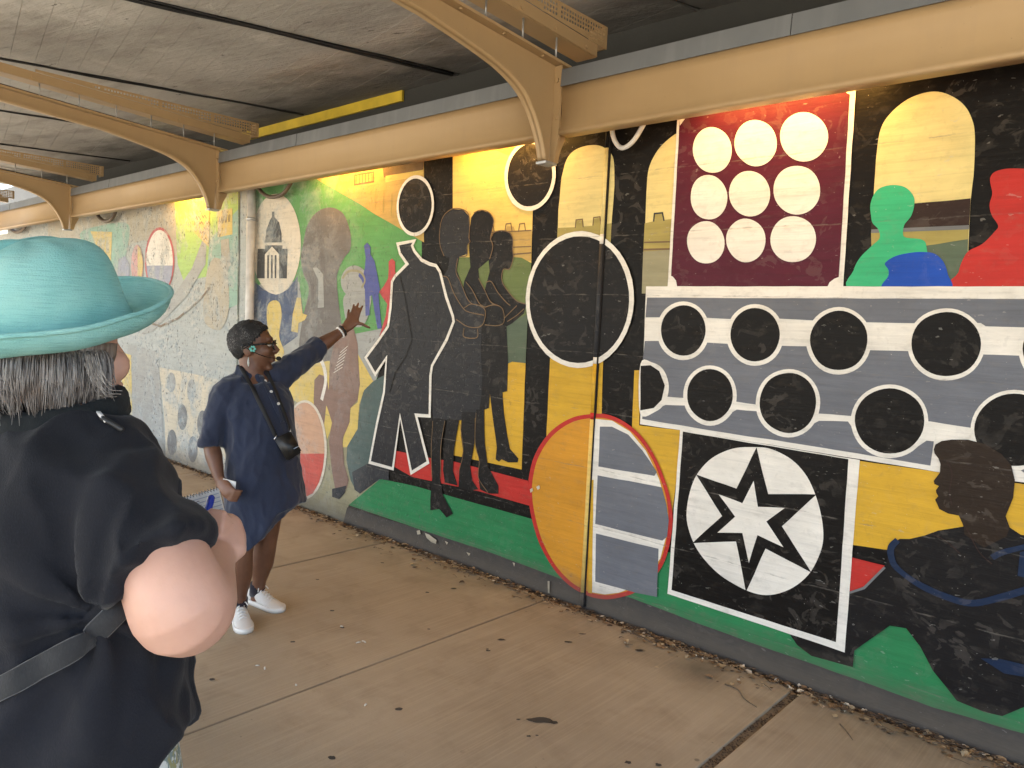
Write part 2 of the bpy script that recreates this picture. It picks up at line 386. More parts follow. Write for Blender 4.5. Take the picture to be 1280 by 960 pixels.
def stroke(name, pts, width, color, lay, parent=None, closed=False, smooth=False):
    parent = parent or mural; _idx[0] += 1
    q = [Vector((a, b, 0)) for a, b in pts]
    if smooth: q = spline(q, 5, closed)
    w = [wpt(v.x, v.y, lay) for v in q]; n = len(w); L, R = [], []
    for i in range(n):
        a = w[(i-1)%n] if (closed or i) else w[i]; b = w[(i+1)%n] if (closed or i < n-1) else w[i]
        d0 = (w[i]-a); d1 = (b-w[i]); d0.y = d1.y = 0
        if d0.length < 1e-6: d0 = d1
        if d1.length < 1e-6: d1 = d0
        d0.normalize(); d1.normalize(); t = (d0+d1); t = t.normalized() if t.length > 1e-3 else d0
        nn = Vector((-t.z, 0, t.x)); m = min(1.9, 1/max(.3, nn.dot(Vector((-d0.z, 0, d0.x)))))
        ww = width*.5*m*(1+.16*noise.noise((w[i].x*14, w[i].z*14, 3.3)))
        L.append(w[i]+nn*ww); R.append(w[i]-nn*ww)
    bm = bmesh.new(); vl = [bm.verts.new(v) for v in L]; vr = [bm.verts.new(v) for v in R]
    for i in range(n if closed else n-1):
        j = (i+1)%n; f = bm.faces.new((vl[i], vl[j], vr[j], vr[i])); f.normal_update()
        if f.normal.y > 0: f.normal_flip()
    return obj(name, bm, P(color), parent)

# ================================================================== mural, traced on the wall plane
# ---- ground band
shape('painted_hill', [(435,631),(473,598),(520,608),(662,648),(835,690),(1000,735),(1060,765),(1340,830),(1340,940),(1280,917),(1166,884),(1100,860),(1004,826),(952,808),(866,777),(791,748),(699,723),(614,691),(526,662)], 'green', 1)
shape('painted_base_band', [(434,634),(526,662),(614,691),(699,723),(791,748),(866,777),(952,808),(1004,826),(1100,860),(1166,884),(1280,917),(1340,940),(1340,985),(1250,950),(880,818),(640,735),(429,660)], 'charcoal', 2)
# ---- left stretch: landscape behind the runner
shape('painted_field', [(318,215),(420,200),(528,185),(527,345),(505,352),(478,440),(470,480),(318,485)], 'leaf', 1)
shape('painted_ground', [(318,470),(470,470),(486,560),(474,600),(436,631),(430,662),(318,625)], 'khaki', 1)
shape('painted_backdrop', [(330,352),(374,352),(380,400),(430,420),(480,410),(484,440),(470,475),(440,480),(400,470),(318,490),(318,360)], 'ash', 2)
b = shape('painted_facade', [(388,205),(530,182),(530,303),(499,285),(469,268),(450,255),(424,240),(396,224)], 'tan', 2)
shape('painted_roof', [(478,206),(530,196),(529,213),(505,217),(480,222)], 'sepia', 3, b)
shape('painted_cornice', [(482,220),(529,212),(529,219),(482,228)], 'straw', 3, b)
stroke('painted_window', [(443,219),(467,215),(467,227),(443,231)], .012, 'sepia', 3, b, True)
for i in range(6): stroke('painted_window_bar', [(445+i*4, 219.5-i*.6), (445+i*4, 230-i*.6)], .009, 'sepia', 3, b)
for i in range(5): stroke('painted_facade_line', [(470+i*10, 236+i*2.5), (469+i*10, 262+i*4)], .008, 'olive', 3, b)
fg = shape('painted_figure', [(379,305),(384,282),(395,266),(412,259),(428,266),(436,283),(439,300),(437,314),(431,321),(424,335),(421,352),(426,400),(432,440),(428,470),(385,476),(374,440),(378,400),(386,362),(379,342),(376,322)], 'smoke', 3, smooth=True)
shape('painted_collar', [(391,335),(396,334),(404,343),(405,384),(397,385),(398,350)], 'ash', 4, fg)
shape('painted_smear', ell_pts(443,352,17,20), 'ash', 4, fg)  # pale grey smears of paint on the figure
shape('painted_smear', [(432,368),(462,365),(461,392),(452,408),(436,405),(430,388)], 'ash', 4, fg, True)
stroke('painted_curl', [(428,348),(436,339),(450,340),(456,350),(452,360)], .02, 'khaki', 5, fg, smooth=True)
shape('painted_figure', [(455,307),(459,303),(463,308),(463,318),(468,326),(472,345),(475,362),(473,368),(475,390),(477,410),(472,411),(468,388),(465,369),(462,370),(462,394),(457,395),(456,362),(452,350),(448,345),(449,341),(454,344),(456,335),(457,322)], 'violet', 4)
shape('painted_figure', [(486,327),(490,323),(494,327),(494,340),(497,349),(493,372),(489,395),(480,412),(474,421),(482,395),(484,380),(479,373),(474,365),(480,357),(485,348),(486,338)], 'rose', 4)
# capitol roundel
cp = disc('painted_roundel', 345, 305, 31, 63, 'cream', 3)
shape('painted_dome', [(331,303),(333,287),(337.5,275),(340,271),(340,264.5),(343,264.5),(343,271),(349,278),(352,292),(352,303)], 'charcoal', 4, cp)
shape('painted_building', [(322,311),(331,311),(331,306.5),(353,306.5),(353,311),(359.5,311),(358.5,348),(321,348)], 'charcoal', 4, cp)
shape('painted_portico', [(331,318),(340,308),(349,318),(349,348),(331,348)], 'cream', 5, cp)
for x in (334, 338.7, 343.4): shape('painted_column_gap', [(x,319),(x+2.1,319),(x+2,347.8),(x-.1,347.8)], 'charcoal', 6, cp)
shape('painted_dark_blue', [(318,352),(330,362),(345,369),(360,362),(372,345),(372,420),(345,440),(318,470)], 'navy', 2)  # area of dark blue mural paint below the roundel
shape('painted_figure', [(334,384),(340,376),(349,378),(352,395),(349,420),(355,441),(345,452),(338,440),(334,405)], 'straw', 4, smooth=True)
shape('painted_figure', [(371,372),(376,372),(378,392),(384,394),(381,400),(373,404),(372,416),(364,414),(366,392)], 'straw', 4)
# yellow field and runner
shape('painted_patch', [(352,472),(390,455),(412,451),(416,470),(411,490),(402,502),(380,508),(360,496)], 'straw', 3)
shape('painted_patch', [(406,503),(416,524),(413,538),(409,549),(405,530)], 'straw', 3)
shape('painted_patch', [(447,442),(467,477),(455,489),(449,506),(447,536),(434,559),(428,559),(430,542),(437,511),(447,503),(450,479)], 'straw', 3)
rn = shape('painted_runner', [(412,455),(417,432),(426,405),(440,402),(447,430),(448,452),(450,480),(447,500),(438,510),(437,528),(428,549),(430,580),(436,600),(433,611),(419,612),(415,590),(411,552),(415,528),(408,506),(404,540),(396,538),(392,500),(393,475),(399,468),(408,471),(411,488)], 'clay', 4)
shape('painted_shoe', [(415,611),(433,607),(431,616),(424,624),(415,621)], 'charcoal', 5, rn)
stroke('scraped_patch', [(394,440),(404,456),(407,476),(402,500)], .04, 'white', 5, rn, smooth=True)
for i in range(7): stroke('scraped_line', [(417+i*1.4, 466-i*4.2), (428+i*1.1, 459-i*4.4)], .005, 'white', 5, rn)
rl = disc('painted_roundel', 381, 562, 27.5, 62, 'cream', 5)
disc('painted_disc', 380.5, 562, 25, 59, 'peach', 6, rl)
shape('painted_segment', [(355.6,567),(405.4,567),(403.5,585),(399,602),(391,617),(381,621),(369,616),(360,598)], 'coral', 7, rl)
shape('painted_bush', [(466,477),(482,468),(487,560),(478,598),(452,612),(445,614),(438,600),(433,575),(434,558),(447,536),(450,506),(455,488)], 'teal', 4)
shape('painted_step', [(440,590),(486,566),(486,600),(474,599),(450,617),(443,612)], 'charcoal', 5)

# ---- panels behind the figures
yp = shape('painted_panel', [(566,150),(669,140),(666,262),(664,330),(600,330),(566,330)], 'sunny', 2)
shape('painted_gable', [(610,184),(640,196),(660,205),(668,160),(640,165)], 'tan', 3, yp)
shape('painted_rampart', [(590,289),(632,288),(634,283),(642,283),(644,288),(665,287),(664,326),(590,330)], 'tan', 3, yp)
for x, y in ((613,287),(635,284),(652,284)): stroke('painted_merlon', [(x-4,y+6),(x-2.5,y-4),(x+3.5,y-5),(x+5,y+5)], .007, 'sepia', 4, yp)
stroke('painted_line', [(606,291),(664,288)], .007, 'sepia', 4, yp)
stroke('painted_line', [(640,309),(664,308)], .007, 'sepia', 4, yp)
stroke('painted_line', [(641,318),(664,316)], .010, 'sepia', 4, yp)
shape('painted_slope', [(568,322),(640,321),(652,322),(664,329),(661,392),(640,402),(575,380)], 'hill', 4, yp)
shape('painted_slope', [(622,404),(660,388),(657,454),(640,452),(628,458)], 'dusk', 3, yp)
lp = shape('painted_panel', [(566,470),(620,462),(640,451),(657,451),(652,587),(566,569)], 'ochre', 2)
shape('painted_stripe', [(487,580),(493,563),(540,573),(568,577),(660,601),(662,632),(598,614),(515,596)], 'red', 3)
def smooth_top(pts): return [(v.x, v.y) for v in spline([Vector((a_, b_, 0)) for a_, b_ in pts], 5)]
a1 = shape('painted_arch', [(696,330),(698,262)]+smooth_top([(702,222),(708,200),(718,188),(733,182),(748,182),(760,188),(767,200),(768,232)])+[(765,272),(762,330)], 'pale_yellow', 2)
shape('painted_rampart', [(697,285),(719,284),(720,276),(728,275),(729,283),(741,282),(742,273),(750,272),(751,281),(764.5,279),(762,330),(696,330)], 'olive', 3, a1)
for x, y in ((724,279),(746,276)): stroke('painted_merlon', [(x-5,y+6),(x-4,y-4),(x+4,y-5),(x+5,y+5)], .007, 'sepia', 4, a1)
a2 = shape('painted_arch', [(802,367),(806,300)]+smooth_top([(808,240),(811,210),(822,188),(838,172),(856,160)])+[(850,300),(840,367)], 'pale_yellow', 2)
shape('painted_rampart', [(806,279),(816,277),(818,268),(828,267),(830,275),(846,273),(840,367),(802,367)], 'olive', 3, a2)
stroke('painted_merlon', [(817,277),(818,267),(828,266),(830,276)], .008, 'charcoal', 4, a2)
stroke('painted_line', [(805,303),(845,302)], .008, 'sepia', 4, a2); stroke('painted_line', [(804,312),(844,311)], .010, 'sepia', 4, a2)
shape('painted_slope', [(804,314),(844,312),(840,367),(802,367)], 'khaki', 4, a2)
shape('painted_panel', [(688,440),(754,445),(751,560),(682,565)], 'ochre', 2)
shape('painted_panel', [(793,463),(801,463),(799,532),(852,538),(838,665),(800,620),(788,575)], 'ochre', 2)

# ---- the three women
w1 = shape('painted_woman', [(550,288),(554,271),(566,261),(579,262),(586,270),(587,285),(586,298),(588,302),(584,307),(584,318),(574,321),(571,338),(577,354),(586,374),(605,384),(606,398),(602,410),(601,440),(603,470),(602,495),(598,522),(570,526),(541,524),(540,490),(541,455),(556,430),(566,405),(565,392),(557,370),(553,347),(560,336),(562,322),(555,320),(550,306)], 'slate', 7)
w2 = shape('painted_woman', [(587,288),(589,272),(594,265),(603,263),(612,266),(617,275),(615,288),(613,298),(616,308),(612,324),(605,330),(598,336),(599,350),(606,363),(614,378),(628,386),(630,402),(625,412),(626,445),(614,470),(611,510),(600,514),(585,512),(575,400),(580,352),(588,334),(586,310)], 'iron', 6)
w3 = shape('painted_woman', [(613,300),(617,291),(627,288),(637,291),(641.5,299),(641,312),(642,320),(638,336),(629,337),(627.5,351),(635,364),(646,376),(658,381),(655,392),(640,404),(633,408),(635,450),(634,489),(613,493),(600,480),(604,400),(606,362),(612,340),(610,318)], 'iron', 5)
def leg(par, pts, lay): return shape('painted_leg', pts, 'iron', lay, par)
leg(w3, [(612,489),(628,489),(630,516),(634,545),(637.5,561),(648,573),(647,578),(635,578),(627,574),(624,577),(619.5,574),(621,559),(618,537),(615,516)], 6)
leg(w2, [(595,512),(605,512),(606,554),(610,583),(623,607),(623,617),(611,617),(600,612),(598,597),(599,576),(594,554)], 7)
leg(w2, [(577,515),(594,515),(593,554),(588,583),(590,600),(598,612),(587,613),(573,610),(574,588),(579,564),(576,545)], 7)
leg(w1, [(559,524),(574,525),(568,559),(566,588),(572,607),(556,603),(553.6,588),(556,554)], 8)
leg(w1, [(541.6,522),(556,524),(551,559),(550,597),(553.6,619),(566,642),(558,647),(549,636),(538,638),(538,624),(540,597),(539,564)], 8)
def tl(par, pts, lay=8, w=.0065): stroke('painted_contour', pts, w, 'sepia', 10, par, smooth=True)
tl(w1, [(555,320),(550,306),(549.7,287.5),(554,270.6),(565.6,261),(578.8,262),(586,269),(587,284),(586,297),(587.5,302),(584,307),(583.5,319),(574,321)])
tl(w1, [(572,323),(570,340),(575,351),(584,373),(590,380)]); tl(w1, [(553,345),(560,348),(567,366),(578,384),(586,390),(605,394)])
tl(w1, [(570,399),(584,408),(598,409),(605,402),(605.5,386),(590,380),(580,385)]); tl(w1, [(580,410),(580,421),(596,422),(597,411)])
tl(w2, [(592,266),(601,262.5),(611,265.5),(617,275),(615,288),(613,298),(616,308),(612,324)], 7); tl(w2, [(582,352),(590,362),(599,379),(606,384)], 7)
tl(w2, [(598,348),(606,363),(613,377),(622,382)], 7); tl(w2, [(606,384),(618,381),(628,386),(630,402),(622,407),(606,406)], 7)
tl(w3, [(613,299),(617,291),(627,288),(637,291),(641,299),(640.6,312),(641.5,322),(637,336),(629,337),(627.5,351),(635,364),(646,376),(657,380)], 7)
tl(w3, [(607,353),(614,352),(622,365),(632,377),(638,382)], 7); tl(w3, [(630,398),(638,390),(646,382)], 7, .006); tl(w3, [(634,402),(646,394),(655,386)], 7, .006)
tl(w1, [(541,526),(539,564),(540,597)], 8, .006); tl(w1, [(556,526),(551,559),(551,597)], 8, .006); tl(w2, [(595,516),(594,554),(599,576),(598,597),(610,616)], 7, .006); tl(w2, [(575,530),(579,564),(574,588)], 7, .006)

# ---- outlined man
om_pts = [(497,305),(518,301),(515,307),(518,314),(527,325),(537,330),(545,332),(550,340),(558,372),(566,395),(567,402),(558,425),(540,457),(538,470),(537,520),(520,519),(535,578),(514,591),(500,520),(491,586),(462,578),(471,530),(480,490),(483,447),(469,468),(457,447),(472,427),(485,408),(488,385),(490,352),(494,345),(509,330),(500,317)]
om = shape('painted_man', om_pts, 'slate', 6)
stroke('painted_outline', om_pts, .024, 'white', 9, om, True)
oh = disc('painted_head', 519, 257, 22, 36, 'iron', 6, om, rot=3); stroke('painted_outline', ell_pts(519,257,22,36,3), .024, 'white', 9, om, True)
stroke('painted_crack', [(500,345),(506,370),(511,400),(515,425),(507,446),(494,466),(487,490)], .012, 'black', 8, om)
# ---- outlined discs
d = disc('painted_disc', 662.5, 219, 30, 42, 'iron', 5, rot=5); stroke('painted_outline', ell_pts(662.5,219,30,42,5), .027, 'white', 8, d, True)
d = disc('painted_disc', 724.5, 374.5, 65.5, 83, 'iron', 9, rot=2); stroke('painted_outline', ell_pts(724.5,374.5,65,82.5,2), .030, 'white', 11, d, True)

# ---- half-and-half roundel
C0 = [(743,517),(765,520),(790,534),(812,559),(830,597),(840,635),(839,670),(831,700),(817,723),(795,740),(775,747),(756,749),(735,745),(712,732),(692,711),(676,683),(665,650),(660,612),(664,582),(674,558),(690,538),(715,522)]
rr = shape('painted_roundel', C0, 'red', 8, smooth=True)
cx, cy = 750, 633
C1 = [(cx+(x-cx)*.945, cy+(y-cy)*.955) for x, y in C0]
shape('painted_disc', C1, 'orange', 9, rr, True)
wh = shape('painted_half', [(741,523),(765,526),(787,539),(807,563),(824,599),(834,637),(833,670),(825,698),(812,717),(792,734),(774,741),(756,743),(737,740),(739,640)], 'white', 10, rr)
for q in ([(750,533),(765,533.5),(785,543),(803,563),(821,590),(818,595),(748,583)], [(747,594),(827,609),(833,630),(836,650),(834,671),(828,676),(744,655)], [(745,667),(823,686),(821,746),(795,741),(744,727)]):
    shape('painted_block', q, 'grey', 11, rr)
shape('painted_drip', [(738,600),(742,600),(740,742),(735,741)], 'ochre', 11, rr)

# ---- maroon panel with nine discs
mp = shape('painted_panel', [(849.5,100),(1072,75),(1054,359),(834.5,359)], 'white', 6)
shape('painted_field', [(852.5,100),(1065,75),(1048,359),(838,359)], 'maroon', 7, mp)
for q in ([(849,138),(858,146),(850,157)], [(1067,102),(1054,109),(1058,116),(1065,119)], [(836,344),(841,346),(845,351),(846.5,359),(835,359)], [(1052,345),(1043,348.5),(1037,353),(1034,359),(1051,359)]): shape('painted_corner', q, 'white', 8, mp)
for x, y, rx, ry in ((890.5,187.5,24.5,28.5),(944.5,179,26.5,29),(1005,171,30,31),(886,246.5,23,28),(937,242,26,28.5),(996,237.5,29,30.5),(882.5,303,23.5,26.5),(932.5,300.5,24.5,27.5),(991.5,299,28.5,29)):
    shape('painted_disc', ell_pts(x,y,rx,ry,-6), 'white', 9, mp, amp=.004)
# ---- arch with onlookers
a3 = shape('painted_arch', [(1087,360),(1091,260)]+smooth_top([(1095,200),(1100,165),(1112,143),(1135,124),(1160,115),(1180,116),(1200,127),(1213,145),(1219,170),(1217,220)])+[(1213,252),(1209,360)], 'pale_yellow', 3)
shape('painted_stripe', [(1090,259),(1213,248),(1211.5,283),(1089,288)], 'brown', 4, a3)
stroke('painted_line', [(1089,289),(1211.5,284)], .016, 'pewter', 5, a3)
shape('painted_stripe', [(1089,290),(1211,285),(1210.5,299),(1150,308),(1089,314)], 'olive', 4, a3)
shape('painted_stripe', [(1089,314),(1150,308),(1210.5,299),(1209,360),(1087,360)], 'dusk', 4, a3)
shape('painted_onlooker', [(1088,257),(1092,244),(1100,235),(1115,231.5),(1131,234),(1141,244),(1143,255),(1139,270),(1130.5,281),(1129,293),(1134,297),(1154,300),(1159,314),(1165,362),(1064,362),(1067,338),(1075,322),(1090,307),(1099,298),(1098,287),(1091,279),(1089,270)], 'emerald', 6, smooth=True)
shape('painted_onlooker', [(1106,362),(1110,345),(1110,337),(1106,329),(1118,320.5),(1135,316.5),(1152,315),(1168,317),(1179,327),(1184.5,343),(1185,362)], 'blue', 7, smooth=True)
shape('painted_onlooker', [(1238,230),(1238,222),(1244,215),(1259,211),(1280,211),(1300,213),(1313,224),(1316,250),(1310,272),(1306,284),(1322,300),(1338,320),(1342,362),(1194,362),(1198,340),(1203,326),(1211,314),(1228,305),(1243,290),(1248,282),(1240,269),(1237,256),(1240,242)], 'red', 6, smooth=True)

# ---- grey panel with two rows of discs
gp = shape('painted_panel', [(807.5,358),(1342,358),(1342,614),(1280,603),(1170,589.5),(1000,562),(852,538),(800,530.5),(801,508),(805,430)], 'white', 8)
shape('painted_stripe', [(809,372),(1342,374),(1342,411),(1232,408),(1226,404),(1139,404),(1085,403),(1013,400),(972,398),(914,399),(880,397),(807,396.5)], 'grey', 9, gp)
shape('painted_stripe', [(806,426),(826,426),(883,428),(914,430),(972,432),(1013,433),(1090,438),(1139,439),(1228,443),(1342,448),(1342,548),(1290,541),(1215,535),(1164,527),(1022,517),(920,502),(834,496),(829,470),(803,456)], 'grey', 9, gp)
shape('painted_stripe', [(832,506),(857,507),(870,521),(888,531),(921,512),(947,514),(965,532),(986,544),(1024,526),(1060,527),(1078,553),(1113,570),(1140,563),(1158,551),(1167,552),(1163,582),(1120,575),(1000,555),(900,540),(803,524),(803,518)], 'grey', 9, gp)
shape('painted_stripe', [(1276,588),(1290,580),(1342,590),(1342,604),(1290,597)], 'grey', 9, gp)
dots = ((854,413,28,31.5),(944,418,31,33.5),(1048.5,425.5,36,37),(1182.5,430,43.5,40),(1330,437,52,44),(887.5,494,28.5,32.5),(985,503.5,35.5,37.5),(1112,526,43.5,41),(1268,537,50,45))
for x, y, rx, ry in dots:
    disc('painted_ring', x, y+.5, rx+5, ry+5.2, 'white', 10, gp); shape('painted_disc', ell_pts(x,y,rx,ry), 'black', 11, gp, amp=.004)
shape('painted_ring', [(800.5,455),(815,453),(829,462),(836,482),(832,502),(820,514),(800.2,517)], 'white', 10, gp, True)
shape('painted_disc', [(800.8,457.5),(813,456.5),(824,464),(831,482),(827,500),(817,510),(800.3,513)], 'black', 11, gp, False)

# ---- star panel
sp = shape('painted_panel', [(850,537.5),(1074.5,575),(1056,815.5),(834.5,742)], 'white', 12)
shape('painted_field', [(853.6,539.5),(1060.5,574),(1045,803),(839.5,737.5)], 'black', 13, sp)
shape('painted_disc', [(942,558.7),(965,562),(990,575),(1009,596),(1021,624),(1028.5,655),(1027,685),(1014,714),(992,734),(963,743.6),(937,739.5),(906,723),(882,701),(867,678),(858.5,650),(861,620),(871,593.5),(890,573),(915,561)], 'white', 14, sp, True)
shape('painted_star', [(945.7,559),(960,617.6),(1020.5,618),(977.4,658),(1014.5,716),(957,685.6),(932.7,740),(920,677),(865.5,678.8),(902.5,645),(870,593),(920.6,610.7)], 'black', 15, sp)
shape('painted_star', [(942,601),(947,633.6),(981,635),(958,652),(979,684),(947,669),(936,704),(928,666),(896.5,666),(919,646),(898,617.6),(928,629)], 'white', 16, sp)

# ---- seated man in profile
shape('painted_panel', [(1073,576),(1342,614),(1342,690),(1240,700),(1112,688),(1066,681)], 'ochre', 9)
shape('painted_stripe', [(1065,697),(1106,707),(1078,735),(1061,741)], 'red', 9)
shape('painted_forearm', [(985,770),(1062,780),(1068,814),(1066,834),(1014,820),(996,806),(988,794)], 'iron', 9)
pm = shape('painted_man', [(1112,690),(1116,679),(1125,674),(1137,674),(1156,669.5),(1173,663),(1204,658),(1262,659),(1276,668),(1342,680),(1342,868),(1280,884),(1253,895),(1230,890),(1196,876),(1166,838),(1150,808),(1133,785),(1112,782),(1067,814),(1052,812),(1060,740),(1080,733),(1106,708)], 'iron', 10)
shape('painted_head', [(1167,562),(1169,556),(1177,551.5),(1190,549.5),(1210,549.5),(1231,555),(1252,567.5),(1264,581),(1268.5,600),(1266.5,622),(1257,645),(1262,659),(1258,670),(1230,685),(1206,668),(1204,656),(1198.5,644),(1185,641.5),(1174,636),(1171.5,630),(1169,624.5),(1173,620),(1170.5,616),(1170,612.5),(1173.5,607.5),(1168,605),(1167,601),(1174.6,590.5),(1175.6,580),(1173,573),(1168,567)], 'umber', 14, pm)
stroke('painted_ear_line', [(1183,575),(1190,592),(1187,615),(1190,632)], .004, 'brown', 15, pm, smooth=True)
stroke('painted_trim', [(1122,675),(1114,684),(1114,696),(1121,710),(1146,729),(1180,745),(1214,754),(1250,747),(1290,735)], .026, 'trim', 15, pm, smooth=True)
stroke('painted_trim', [(1240,697),(1255,690),(1292,681)], .022, 'trim', 15, pm, smooth=True)
stroke('painted_fold', [(1166,668),(1182,676),(1200,692)], .004, 'brown', 15, pm, smooth=True); stroke('painted_fold', [(1208,660),(1224,690),(1240,705)], .004, 'brown', 15, pm, smooth=True)
shape('painted_trim', [(1226,823),(1250,824),(1292,834),(1292,848),(1255,842)], 'trim', 15, pm)
shape('painted_trim', [(1275,690),(1300,686),(1300,728),(1272,720)], 'trim', 14, pm)
stroke('painted_line', [(1062,741),(1080,735),(1106,709)], .010, 'pewter', 16, pm)

# ---- the weathered wall
def ow(f, name, *a, **k): return f(name, *a, parent=oldwall, **k)
ow(shape, 'painted_facade', [(60,262),(90,262),(262,228),(266,300),(222,322),(180,300),(150,310),(100,300),(60,300)], 'stone', 1)
ow(shape, 'painted_slope', [(218,240),(300,225),(299,300),(282,320),(262,345),(230,352),(222,330)], 'lime', 2)
ow(shape, 'painted_slope', [(100,292),(125,282),(158,279),(161,300),(150,335),(128,330),(112,315)], 'mint', 2, smooth=True)
ow(shape, 'painted_slope', [(262,300),(299,260),(298,380),(276,390),(258,350)], 'mint', 3)
ow(shape, 'painted_wedge', [(252,302),(258,296),(257,330),(232,372),(190,415),(176,418),(215,372),(240,335)], 'ash', 4)
ow(shape, 'painted_cloak', [(262,330),(270,322),(283,335),(286,385),(275,412),(255,400),(257,350)], 'stone', 4, smooth=True)
r1 = ow(disc, 'painted_roundel', 199.5, 326, 18.5, 42, 'rose', 4); disc('painted_disc', 199.5, 327, 16.5, 39.5, 'white', 5, oldwall)
ow(shape, 'painted_segment', [(183,332),(216,332),(214,348),(208,361),(199,366.5),(190,360),(185,348)], 'lilac', 6)
ow(disc, 'painted_roundel', 171.5, 331, 7.5, 25, 'pink', 4); ow(shape, 'painted_segment', [(172,307),(176,312),(179,331),(176,350),(172,356)], 'straw', 5)
for q in ([(240,250),(262,258),(261.5,309),(255,303),(243,290)], [(272,264),(290.5,260),(290.5,293),(272,296.5)], [(113,289),(140,290),(138.5,332),(128,326)]):
    po = ow(shape, 'painted_placard', q, 'straw', 5)
for x, y in ((245,270),(248,276),(252,268),(255,284),(250,288),(257,276),(246,262),(253,296)): stroke('painted_scribble', [(x,y),(x+2,y+4),(x+4,y+1),(x+6,y+5)], .012, 'sepia', 6, oldwall)
for i in range(7): stroke('painted_scribble', [(274.5+i*2.1, 271-i*.5), (274.5+i*2.1+(i%2), 280-i*.5)], .012, 'sepia', 6, oldwall)
for i in range(5): stroke('painted_scribble', [(118+i*3.6,304+i%2*3), (119+i*3.6,316+i%3*3)], .014, 'stone', 6, oldwall)
ow(shape, 'painted_figure', [(148,324),(156,320),(162,330),(161,372),(146,372)], 'lilac', 3)
ow(shape, 'painted_figure', [(276,300),(286,298),(288,330),(283,345),(277,335)], 'stone', 5)
ow(stroke, 'painted_crack', [(262,360),(250,374),(235,387),(222,398),(210,403),(200,408),(186,403)], .022, 'sepia', 7)
ow(stroke, 'painted_joint_line', [(298.6,236),(297,400),(294,560)], .022, 'dusk', 7)
dp = ow(shape, 'painted_panel', [(199,459),(240,467),(285,477),(285,603),(240,590),(207,581),(206,530),(203,500)], 'bone', 3)
for x, y, rx, ry, c in ((214,478,5.5,12.5,'ash'),(239.5,488,5.5,14,'ash'),(228,521.5,6,16,'pewter'),(215,553,6,16,'pewter'),(241,561.5,6,16.5,'pewter'),(253,530,6.5,17,'pewter'),(266,498,6,15,'ash'),(268,572,7,17,'pewter')):
    disc('painted_disc', x, y, rx, ry, c, 4, dp)
ow(shape, 'painted_pillar', [(160,430),(198,440),(206,585),(150,560)], 'ash', 2)
ow(shape, 'painted_pillar', [(152,440),(164,444),(166,560),(152,555)], 'straw', 3)

# ---- expansion joint: dark gap with a painted half-round bead beside it
xj = on_y(745, 480, WALL_Y-.015).x
gap = obj('joint_gap', box((xj-.001, WALL_Y-.0175, 0), (xj+.006, WALL_Y-.001, 3.05)), plain('gap_black', (.006,.005,.005), .9), mural)
def bead(z0, z1, color): obj('joint_bead', tube([(xj-.014, WALL_Y-.013, z0), (xj-.014, WALL_Y-.013, z1)], .0135, 10), P(color), mural)
zs = [on_y(x, y, WALL_Y).z for x, y in ((735,741),(744,524),(747,516),(751,455),(753,447),(758,305),(759,293),(766,185),(768,150))]
for (i, c) in enumerate(('sunny','red','ochre','white','charcoal','white','pale_yellow','black')): bead(zs[i], zs[i+1], c)
bead(.01, zs[0], 'charcoal')

# bare flakes at the foot where the paint has come away
for q in ([(521,663),(525,662),(526,667),(522,668)], [(531,666),(536,668),(541,672),(546,675),(545,680),(539,678),(533,672)], [(556,676),(560,678),(558,681)], [(583,690),(588,692),(586,695)], [(684.5,727),(687,727),(686.5,742),(684.5,741)], [(641,703),(644,704),(643,708)], [(662,612),(665,610),(666,614),(663,616)], [(670,609),(674,607),(675,611),(672,613)]):
    shape('bare_patch', q, 'bone', 17, amp=.006)

# ================================================================== steel frames, beams, lamps, cables
def mat_steel():
    t = NT('tan_painted_steel'); p = t.pos(); n = t.noise(p, 1.6, 5); f = t.noise(p, 40, 4); st = t.noise(t.scale(p, (14, 14, .9)), 1, 4, .6)
    c = t.mix(n, (.39,.262,.132), (.455,.312,.162))
    c = t.mix(t.math('MULTIPLY', t.ramp(st, .5, .75), .22), c, (.34,.235,.14))
    v = t.vor(p, 26); sp = t.math('MULTIPLY', t.ramp(v, .06, .03), t.ramp(t.noise(p, 3.7, 2), .5, .58))
    c = t.mix(t.math('MULTIPLY', sp, .6), c, (.10,.06,.035))
    t.set(color=c, rough=t.math('ADD', .38, t.math('MULTIPLY', n, .2)), normal=t.bump(f, .12, .003)); return t.m
def mat_flash():
    t = NT('zinc_flashing'); p = t.pos(); n = t.noise(p, 3, 6, .6); st = t.noise(t.scale(p, (10, 4, .6)), 1, 4)
    c = t.mix(n, (.13,.14,.155), (.22,.235,.25)); c = t.mix(t.math('MULTIPLY', t.ramp(st, .5, .75), .35), c, (.30,.31,.32))
    t.set(color=c, rough=.5, metal=.35, normal=t.bump(n, .15, .01)); return t.m
M_steel = mat_steel(); M_flash = mat_flash()
M_zinc = plain('galvanised', (.45,.46,.47), .4, .7); M_cable = plain('black_cable', (.012,.012,.013), .55); M_dark = plain('dark_fitting', (.02,.02,.021), .5)
BEAM_Y = 3.25
FX = [-2.736, -6.60, -10.36, -14.1]

